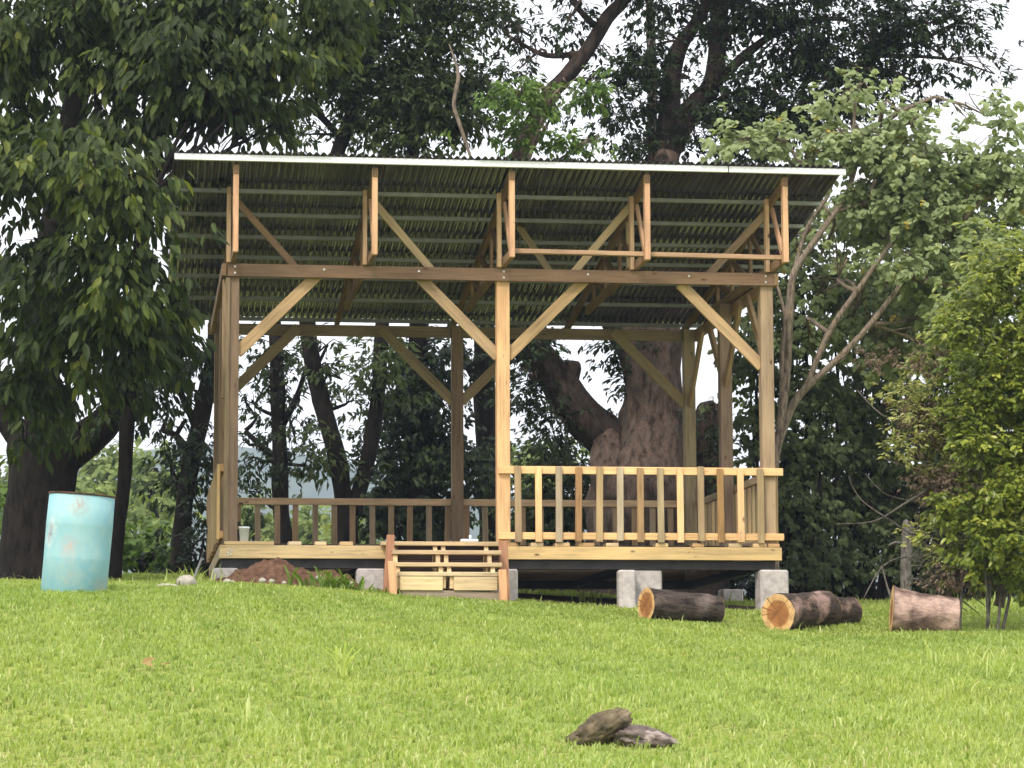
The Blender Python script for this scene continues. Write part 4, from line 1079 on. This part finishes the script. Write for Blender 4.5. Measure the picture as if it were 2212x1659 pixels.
    # dark hedge of creepers behind it
    def shrub(name, label, px, py, Y, clumps, ln, wd, cov, leaf, seed, near=False, stems=3, bark='bark_dark', root_spread=.6, sr=.03, stem_p=1, **kw):
        p = at(px, py, Y); base = Vector((p.x, p.y, g1(p.x, p.y)))
        t = thing(name, label, 'shrub', Matrix.Translation(base))
        cl = clump_px(clumps, Y); rr = random.Random(seed); parts = []
        for c, r, df in cl:
            for k in range(stems if stem_p >= 1 or rr.random() < stem_p else 0):
                b0 = base + Vector((rr.uniform(-.25, .25) + (c[0] - base.x) * root_spread, rr.uniform(-.2, .2), 0)); b0.z = g1(b0.x, b0.y) - .05; e = Vector(c) + Vector((rr.uniform(-.6, .6) * r[0], rr.uniform(-.5, .5) * r[1], rr.uniform(-.5, .6) * r[2]))
                m = (b0 + e) / 2 + Vector((rr.uniform(-.15, .15), rr.uniform(-.15, .15), rr.uniform(0, .25)))
                parts.append(tube([b0, m, e], [sr, sr * .6, sr * .2], 6, .25, .15, seed + k))
        V, Fc = join(parts)
        new_obj('stems', mesh_py('stems', [v - base for v in V], Fc, True), MAT[bark], t)
        crown_obj(t, cl, ln, wd, cov, leaf, seed, near, name='foliage', **kw)
        return t
    shrub('creeper_shrub', 'tall dark creeper thicket behind the right front post', 1720, 1290, 36.6, [(1640, 820, 50, 90, 1.1), (1650, 960, 50, 90, 1.1), (1700, 760, 60, 70, 1), (1760, 850, 70, 90, 1.1), (1740, 1000, 80, 90, 1.2), (1720, 1140, 70, 90, 1.2), (1730, 1240, 60, 60, 1.2), (1620, 1100, 50, 120, 1.2), (1690, 640, 50, 70, 1), (1740, 540, 50, 60, .8), (1790, 660, 60, 70, 1), (1700, 480, 40, 60, .7), (1640, 700, 40, 60, .8)], .10, .075, 2.2, 'leaf_hedge', 121, droop=.8, face=1.2)
    shrub('bramble_shrub', 'deep green bramble mass behind the rightmost logs', 1880, 1300, 37.4, [(1850, 830, 70, 80, 1), (1840, 970, 70, 90, 1.15), (1850, 1110, 80, 90, 1.2), (1830, 1230, 80, 60, 1.2), (1930, 900, 60, 90, 1), (1940, 1050, 70, 100, 1.2), (1960, 1190, 80, 90, 1.2), (1920, 760, 60, 60, .8), (2060, 1180, 80, 90, 1.2), (2060, 1050, 80, 90, 1.1), (2060, 920, 80, 80, 1), (2150, 1100, 80, 160, 1.1), (2150, 850, 90, 110, 1), (1860, 640, 60, 70, 1), (1950, 640, 70, 80, 1), (2050, 640, 70, 80, 1), (2040, 760, 80, 70, 1), (2140, 660, 70, 90, 1), (1900, 500, 70, 60, .9), (2010, 490, 80, 70, .9), (2120, 470, 80, 80, .9), (1820, 450, 60, 60, .7)], .10, .07, 2.2, 'leaf_hedge', 122, droop=.7, face=1.2)
    shrub('low_shrub', 'low leafy growth under the great tree behind the front railing', 1250, 1180, 39.5, [(1190, 990, 60, 40, 1), (1250, 1010, 60, 50, 1.1), (1170, 1080, 60, 60, 1.2), (1280, 1080, 60, 60, 1.2), (1230, 1150, 80, 60, 1.2), (1120, 1140, 60, 60, 1.1), (1330, 1140, 60, 60, 1.1)], .11, .06, 2.1, 'leaf_mid', 123)
    shrub('under_shrub', 'dark undergrowth behind the piers under the deck', 1450, 1300, 38.2, [(1130, 1230, 80, 50, 1.2), (1270, 1240, 80, 50, 1.2), (1400, 1250, 80, 50, 1.2), (1530, 1260, 80, 50, 1.2), (1650, 1265, 80, 45, 1.2), (1780, 1275, 80, 40, 1.2), (1900, 1280, 80, 40, 1.2), (2020, 1280, 80, 40, 1.2), (2130, 1280, 80, 40, 1.2)], .10, .07, 2.2, 'leaf_dark', 127, root_spread=1, droop=.6)
    shrub('bright_shrub', 'bright green broad-leaved bush between the drum and the deck', 300, 1240, 38.0, [(270, 1180, 35, 40, 1), (320, 1160, 50, 35, 1), (360, 1200, 40, 35, 1), (300, 1215, 50, 30, 1.1), (265, 1140, 25, 20, .7), (400, 1225, 35, 20, 1)], .13, .10, 2.0, 'leaf_bright', 124, True, droop=.3, sub=.25)
    shrub('edge_shrub', 'light green bush at the far left edge behind the big trunk', 5, 1230, 38.5, [(0, 1110, 30, 50, 1), (5, 1190, 30, 45, 1.1), (-40, 1150, 40, 70, 1)], .12, .08, 2.0, 'leaf_bright', 125, True)
    shrub('deck_shrub', 'dark low bush beside the left corner of the deck', 425, 1240, 34.5, [(420, 1210, 35, 35, 1.1), (440, 1160, 22, 40, 1), (405, 1235, 30, 16, 1), (372, 1238, 30, 12, .8)], .10, .06, 2.1, 'leaf_dark', 126, droop=.5)
    # near yellow-green bush on the right with dead twigs
    t = shrub('glossy_bush', 'yellow-green glossy leaved bush at the right edge with dead twigs', 2180, 1290, 27.6,
          [(2160, 560, 80, 70, .9), (2210, 640, 60, 90, 1.1), (2120, 640, 60, 50, .9), (2150, 720, 80, 70, 1.15), (2080, 710, 60, 45, .8), (2200, 800, 80, 90, 1.2), (2110, 820, 70, 60, 1.05), (2160, 900, 80, 70, 1.2), (2060, 790, 40, 35, .6), (2200, 1000, 70, 90, 1.2), (2120, 970, 60, 50, .8), (2190, 1110, 60, 70, 1.15), (2130, 1160, 50, 45, .9), (2180, 1200, 50, 45, 1.1), (2060, 1130, 50, 40, .6), (2030, 1090, 40, 30, .5), (2260, 900, 60, 300, 1.1), (2215, 1220, 40, 40, 1), (2150, 1060, 60, 50, 1.1), (2200, 1170, 50, 60, 1.2), (2150, 1230, 50, 35, 1), (2110, 1080, 50, 50, .9), (2090, 1170, 50, 40, .8), (2200, 1260, 40, 25, 1), (2040, 880, 40, 40, .7), (2100, 900, 60, 50, 1)],
          .088, .044, 2.0, 'leaf_yellow', 131, True, stems=1, bark='bark_grey', root_spread=.55, sr=.018, stem_p=.12, face=1.2, droop=.05, sub=.2, k=8)
    cl = clump_px([(1990, 770, 40, 30, .7, .2), (1940, 850, 50, 40, .6, .3), (1985, 900, 50, 40, .7, .2), (1960, 960, 40, 35, .6, .2), (2020, 960, 50, 40, .7, .2), (2030, 1010, 50, 40, .6, .2), (2090, 1010, 50, 35, .6, .2), (2000, 1150, 40, 30, .5, .2), (2060, 1200, 50, 30, .5, .2)], 27.6)
    crown_obj(t, cl, .065, .032, 1.3, 'leaf_paleyellow', 132, True, name='pale_foliage', droop=.0, sub=.16, k=7)
    cl = clump_px([(1900, 770, 35, 20, .8, .3), (1990, 790, 40, 30, .7, .2), (1985, 870, 50, 50, .8, .3), (2020, 920, 50, 50, .9, .3), (2010, 1040, 50, 50, .9, .3), (2070, 1060, 60, 50, .9, .3), (2060, 1230, 60, 30, .8, .2), (2100, 1240, 50, 30, .8, .2)], 27.6)
    crown_obj(t, cl, .05, .024, 1.2, 'leaf_dry', 133, True, name='dead_foliage', droop=.4, sub=.18, k=6)
    base = W[t.name].translation
    rr = random.Random(5); parts = []
    arcs = [[(1834, 1027), (1857, 1077), (1946, 1139), (2041, 1207), (2085, 1256)], [(1866, 1292), (1906, 1224), (1960, 1202), (2018, 1206), (2130, 1220)], [(1852, 843), (1906, 897), (1964, 913), (2060, 960)], [(1870, 1023), (1906, 1063), (1960, 1081), (2040, 1090), (2130, 1150)],
            [(1807, 1132), (1888, 1126), (1951, 1090), (2030, 1040)], [(1910, 990), (1960, 1010), (2040, 1030), (2100, 1080)], [(2000, 1000), (2050, 1050), (2060, 1130), (2040, 1250)], [(2080, 980), (2110, 1020), (2130, 1100), (2150, 1270)], [(1906, 1224), (1915, 1262), (1925, 1290)]]
    for a in arcs:
        P = [at(x, y, 28.0 + rr.uniform(-.2, .4)) for x, y in a]
        parts.append(tube(P, [.0045 + .016 * i / len(P) for i in range(len(P))], 6, .12, .15, rr.random() * 9))
    for k in range(70):
        x, y = rr.uniform(1960, 2110), rr.uniform(1130, 1290)
        a = rr.uniform(-.9, .6); L = rr.uniform(40, 110)
        P = [at(x, y, 28 + rr.uniform(-.3, .6)), at(x + L * .5 * math.cos(a), y + L * .5 * math.sin(a) - 6, 28.1), at(x + L * math.cos(a), y + L * math.sin(a), 28 + rr.uniform(-.3, .6))]
        parts.append(tube(P, [.010, .008, .004], 5, .15, .1, k))
    V, Fc = join(parts)
    new_obj('dead_twigs', mesh_py('dead_twigs', [v - base for v in V], Fc, True), MAT['bark_grey'], t)
    V, Fc = join([tube([at(2157, 1310, 27.9), at(2162, 1290, 27.9), at(2172, 1250, 27.9), at(2185, 1150, 27.8), at(2180, 950, 27.8)], [.06, .05, .045, .035, .02], 9, .1, .15, 3), tube([at(2212, 1310, 28.2), at(2205, 1270, 28.2), at(2215, 1200, 28.2)], [.04, .035, .03], 8, .1, .15, 4)])
    new_obj('trunk', mesh_py('trunk', [v - base for v in V], Fc, True), MAT['bark_tan'], t)
    # old fence post among the dead twigs
    p = at(1957, 1290, 30.6); p.z = g1(p.x, p.y)
    top = at(1957, 1128, 30.6)
    V, Fc = join([tube([p - Vector((0, 0, .1)), (p + top) / 2, top + Vector((.02, 0, -.06)), top + Vector((.03, 0, 0))], [.075, .062, .065, .05], 12, .1, .12, 3), tube([top + Vector((0, 0, -.25)), top + Vector((-.12, 0, -.22)), top + Vector((-.2, 0, -.26))], [.02, .015, .01], 6, .06, .1, 2)])
    o = new_obj('wooden_post', mesh_py('wooden_post', [v - p for v in V], Fc, True), MAT['bark_grey'], None, Matrix.Translation(p))
    tag(o, 'weathered upright wooden post behind the pink log', 'post')
    # far trees
    far = [(40, 1050, 60, 70, 88, 'far round green tree left of the big dark trunk'), (235, 1015, 60, 55, 92, 'far pale green tree right of the big dark trunk'), (335, 1035, 62, 60, 86, 'far light green tree between the slim trunk and the deck'),
           (190, 1110, 50, 50, 78, 'far bushy tree showing just above the drum'), (330, 1115, 60, 55, 70, 'darker green tree low behind the slim trunk'), (1130, 985, 45, 45, 90, 'far light green tree right of the centre post'), (1200, 1010, 60, 40, 84, 'far green tree left of the great trunk'),
           (560, 1130, 50, 55, 80, 'far green tree behind the left end of the rear railing'), (665, 1140, 60, 50, 88, 'far pale tree behind the rear railing between trunks'), (770, 1145, 60, 50, 82, 'far green tree behind the rear railing near the forked trunk')]
    for i, (x, y, rx, ry, Y, lb) in enumerate(far):
        rr = random.Random(i)
        cl = [(x + rr.uniform(-.5, .5) * rx, y + rr.uniform(-.6, .3) * ry, rx * .5, ry * .4, 1) for k in range(6)] + [(x, y + ry * .5, rx * .9, ry * .8, 1)]
        tree('far_tree', lb, 'tree', Y, [(x, y + ry * 1.3, .25), (x + 3, y + ry * .4, .18), (x, y - ry * .4, .08)], [], cl, .34, .24, 1.9, 'leaf_far', 'bark_dark', 200 + i, twig=False, group='far trees in the valley', seg=7, sub=.75, k=6)
    # woodland filling the valley behind, one mass
    rng = np.random.default_rng(77)
    cl = []
    for k in range(55):
        X = rng.uniform(-75, 75); Y = rng.uniform(110, 190)
        z = g1(X, Y) + rng.uniform(4, 9) + (Y - 120) * .055
        cl.append(((X, Y, z), (4.5, 4.5, 4.5), 1))
    p, d, n, s, tt = foliage(rng, cl, .8, .6, 1.5, k=5, sub=1.6)
    V, T, tt = leaf_arrays(p, d, n, .8 * s, .6 * s, tt, LEAF2)
    o = new_obj('woodland', mesh_tris('woodland', V, T, tt), MAT['leaf_far'])
    tag(o, 'far green woodland filling the valley', 'woodland', kind='stuff')
build_trees()

# ------------------------------------------------------------------ lawn
def blade_mesh(P, az, lean, h, wd, tint):
    """curved blades: base pair, middle pair, tip"""
    dx = np.stack([np.cos(az), np.sin(az), np.zeros_like(az)], 1)
    sx = np.stack([-np.sin(az), np.cos(az), np.zeros_like(az)], 1)
    up = np.array([0, 0, 1.0])
    hw = wd[:, None] * .5
    m = P + up * (h * .58)[:, None] + dx * (lean * h * .30)[:, None]
    t = P + up * (h * (1 - .28 * lean))[:, None] + dx * (lean * h * .95)[:, None]
    V = np.stack([P - sx * hw, P + sx * hw, m - sx * hw * .8, m + sx * hw * .8, t], 1)
    T0 = np.array([(0, 1, 3), (0, 3, 2), (2, 3, 4)])
    T = (np.arange(len(P)) * 5)[:, None, None] + T0[None]
    return V.reshape(-1, 3), T.reshape(-1, 3), np.repeat(tint, 5)

def pav_mask(x, y):
    c, s = math.cos(YAW), math.sin(YAW)
    u = (x - OX) * c + (y - OY) * s; v = -(x - OX) * s + (y - OY) * c
    ins = (u > -.2) & (u < 6.2) & (v > -.14) & (v < D + .1)
    st = (u > 1.7) & (u < 3.1) & (v > -1.12) & (v <= 0)
    return ins | st

def build_grass():
    rng = np.random.default_rng(5)
    n = 500000
    Y = np.sqrt(rng.random(n) * (37.0 ** 2 - 12.6 ** 2) + 12.6 ** 2)
    kp = rng.random(n) < np.clip(1.15 - (Y - 13) * .022, .5, 1)
    Y = Y[kp]; n = len(Y)
    X = (rng.random(n) - .5) * (2 * .222 * Y + 3.2)
    # tufts: pull blades together
    X += .05 * np.sin(Y * 31 + X * 17); Y += .04 * np.sin(X * 29 - Y * 13)
    m = ~pav_mask(X, Y)
    c = at(*S(705, 1425), 29.35)
    e = ((X - c.x) / .85) ** 2 + ((Y - c.y) / .34) ** 2
    m &= (e > 1) | (rng.random(n) < .03)
    X, Y = X[m], Y[m]; n = len(X)
    pn = np.sin(X * 1.3 + 1.1 * np.sin(Y * .8)) * np.sin(Y * 1.1 + .9 * np.sin(X * .9 + 2)) + .6 * np.sin(X * 3.7 + Y * 2.3) * np.sin(Y * 3.1 - X * 1.9)
    h = rng.uniform(.030, .070, n) * (1 + .16 * pn) * np.where(Y > 33.5, 1.6, 1)
    tall = rng.random(n) < .008 + .03 * np.clip((X - .8) / 2, 0, 1) * np.clip((26 - Y) / 5, 0, 1)
    h[tall] *= rng.uniform(1.5, 2.4, tall.sum())
    cell = np.floor(X * 8.3 + Y * 5.1 + .7 * np.sin(Y * 9 + X * 3)) * 57.31 + np.floor(Y * 9.1 - X * 6.2 + .7 * np.sin(X * 11)) * 131.7
    hs = np.modf(np.sin(cell) * 43758.5)[0]
    tint = np.clip(.46 + .06 * pn + .11 * hs + rng.normal(size=n) * .17, 0, .93)
    dry = rng.random(n) < (.02 + .22 * np.clip((15.2 - Y) / 1.2, 0, 1) * np.clip(.6 + pn, 0, 1))
    tint[dry] = rng.uniform(.9, 1, dry.sum())
    P = np.stack([X, Y, gz(X, Y) - .004], 1)
    V, T, tt = blade_mesh(P, rng.random(n) * 2 * math.pi, rng.uniform(.2, 1.3, n), h, rng.uniform(.006, .014, n) * np.clip(Y / 20, 1.05, 1.5), tint)
    o = new_obj('lawn_grass', mesh_tris('lawn_grass', V, T, tt), MAT['grass'])
    tag(o, 'short bright green lawn grass covering the slope', 'grass', kind='stuff')

def tuft(name, label, cat, px, py, n, h, wd, lean, mat, seed, spread=.08, tint=(.5, .95), p=None):
    rng = np.random.default_rng(seed)
    b = p if p is not None else on_ground(px, py)
    X = b.x + rng.normal(size=n) * spread; Y = b.y + rng.normal(size=n) * spread
    az = rng.random(n) * 2 * math.pi
    hh = h * rng.uniform(.55, 1.1, n)
    P = np.stack([X, Y, gz(X, Y) - .004], 1)
    # three-piece arching blades
    dx = np.stack([np.cos(az), np.sin(az), np.zeros(n)], 1); sx = np.stack([-np.sin(az), np.cos(az), np.zeros(n)], 1)
    le = lean * rng.uniform(.4, 1.3, n)
    rows = []
    for t, wf in ((0, .6), (.3, 1), (.6, .95), (.85, .6)):
        q = P + np.array([0, 0, 1.]) * (hh * (t - .32 * le * t * t))[:, None] + dx * (le * hh * t * t)[:, None]
        rows += [q - sx * wd * wf * .5, q + sx * wd * wf * .5]
    rows.append(P + np.array([0, 0, 1.]) * (hh * (1 - .42 * le))[:, None] + dx * (le * hh)[:, None])
    V = np.stack(rows, 1); b3 = np.array(b)
    T0 = np.array([(0, 1, 3), (0, 3, 2), (2, 3, 5), (2, 5, 4), (4, 5, 7), (4, 7, 6), (6, 7, 8)])
    T = (np.arange(n) * 9)[:, None, None] + T0[None]
    tt = np.repeat(rng.uniform(tint[0], tint[1], n), 9)
    o = new_obj(name, mesh_tris(name, V.reshape(-1, 3) - b3, T.reshape(-1, 3), tt), MAT[mat], None, Matrix.Translation(b))
    tag(o, label, cat)

def build_plants():
    def heap_front(px):
        p = at(px, 1285, 28.85); return Vector((p.x, p.y, g1(p.x, p.y)))
    tuft('grass_clump', 'clump of long pale arching blades in the middle of the lawn', 'grass clump', 735, 1462, 16, .30, .017, .75, 'grass', 1, .06, (.75, .96))
    tuft('grass_clump', 'leafy green weed clump in front of the soil heap', 'weed', 712, 1272, 70, .33, .034, .8, 'leaf_bright', 2, .17, (.5, 1), heap_front(712))
    tuft('grass_clump', 'smaller weed clump at the right foot of the soil heap', 'weed', 762, 1276, 26, .17, .024, .9, 'leaf_bright', 3, .10, (.4, .9), heap_front(765))
    tuft('grass_clump', 'tall grass clump right of the pink log', 'grass clump', 2100, 1440, 26, .26, .014, .6, 'grass', 4, .18, (.5, .95))
    tuft('grass_clump', 'tall thin grass clump below the pink log', 'grass clump', 2030, 1440, 14, .28, .012, .5, 'grass', 5, .07, (.3, .9))
    tuft('grass_clump', 'darker grass clump on the lawn left of the rocks', 'grass clump', 1010, 1560, 40, .12, .010, .8, 'grass', 6, .14, (.1, .5))
    tuft('grass_clump', 'single tall pale blades on the near lawn', 'grass clump', 535, 1570, 5, .20, .012, .4, 'grass', 7, .03, (.8, .96))
    tuft('grass_clump', 'tall grass at the foot of the big left trunk', 'grass clump', 60, 1246, 40, .42, .018, .6, 'grass', 8, .28, (.2, .8))
    tuft('grass_clump', 'rough grass beside the left corner of the deck', 'grass clump', 432, 1262, 50, .24, .014, .7, 'grass', 9, .20, (.2, .8))
    tuft('grass_clump', 'pale grass growing under the deck between the piers', 'grass clump', 1290, 1290, 24, .20, .014, .7, 'grass', 10, .12, (.2, .7), Vector((.9, 31.6, g1(.9, 31.6))))
    tuft('grass_clump', 'rough grass under the dead twigs at the right', 'grass clump', 2120, 1325, 70, .20, .012, .7, 'grass', 11, .45, (.4, .95))
    for i, (x, y, hh, lb) in enumerate([(1960, 1478, .20, 'thin upright blades on the right lawn left of the tall clump'), (2075, 1500, .17, 'short tuft of broad blades on the right lawn'), (2165, 1470, .24, 'tall tuft of grass near the right edge of the lawn'), (1930, 1545, .14, 'low dark tuft on the near right lawn'), (2130, 1560, .15, 'pale mixed tuft on the near right lawn'), (1640, 1640, .12, 'small pale tuft right of the rocks at the bottom')]):
        tuft('grass_clump', lb, 'grass clump', x, y, 22, hh, .012, .7, 'grass', 40 + i, .055, (.25 + .1 * (i % 3), .95))
    # fallen leaves
    rng = np.random.default_rng(3)
    for i, (x, y, ln, lb) in enumerate([(305, 1447, .10, 'curled tan fallen leaf on the left of the lawn'), (350, 1452, .11, 'second curled brown fallen leaf beside the tan one'), (330, 1455, .09, 'flat pale fallen leaf between the two curled ones'), (2115, 1487, .05, 'small orange fallen leaf on the right of the lawn'), (1475, 1428, .06, 'small brown fallen leaf in mid lawn')]):
        p = on_ground(x, y)
        V, T, tt = leaf_arrays(np.zeros((1, 3)), np.array([[math.cos(i * 1.3), math.sin(i * 1.3), .45 - .2 * (i % 2)]]), np.array([[.3 * (-1) ** i, -.7, .7]]), np.array([ln]), np.array([ln * .55]), np.array([rng.random()]), LEAF6)
        bm = bmesh.new()
        for v in V: bm.verts.new(v + np.array([0, 0, .045]))
        bm.verts.ensure_lookup_table()
        for q in T: bm.faces.new([bm.verts[j] for j in q])
        bmesh.ops.solidify(bm, geom=bm.faces[:], thickness=.002)
        me = bpy.data.meshes.new('fallen_leaf'); bm.to_mesh(me); bm.free()
        a = me.attributes.new('tint', 'FLOAT', 'POINT'); a.data.foreach_set('value', np.full(len(me.vertices), rng.random(), np.float32))
        o = new_obj('fallen_leaf', me, MAT['fallen_leaf'], None, Matrix.Translation(p))
        tag(o, lb, 'leaf', 'fallen leaves on the lawn')
build_grass(); build_plants()

# ------------------------------------------------------------------ haze
USE_HAZE = True
if USE_HAZE:
    m = bpy.data.materials.new('haze'); m.use_nodes = True; t = m.node_tree; t.nodes.clear()
    mo = t.nodes.new('ShaderNodeOutputMaterial'); vp = t.nodes.new('ShaderNodeVolumePrincipled')
    vp.inputs['Color'].default_value = (.70, .82, 1.0, 1); vp.inputs['Density'].default_value = .0005; vp.inputs['Anisotropy'].default_value = .2
    t.links.new(vp.outputs[0], mo.inputs['Volume'])
    V = [(x, y, z) for z in (-18, 175) for y in (-210, 2700) for x in (-2500, 2500)]
    Fc = [(0, 2, 3, 1), (4, 5, 7, 6), (0, 1, 5, 4), (2, 6, 7, 3), (0, 4, 6, 2), (1, 3, 7, 5)]
    o = new_obj('haze', mesh_py('haze', V, Fc), m)
    tag(o, 'thin pale haze in the air over the valley', 'haze', kind='stuff')

print('leaves', NLEAF[0], 'tris', sum(len(o.data.polygons) for o in COL.objects if o.type == 'MESH'))
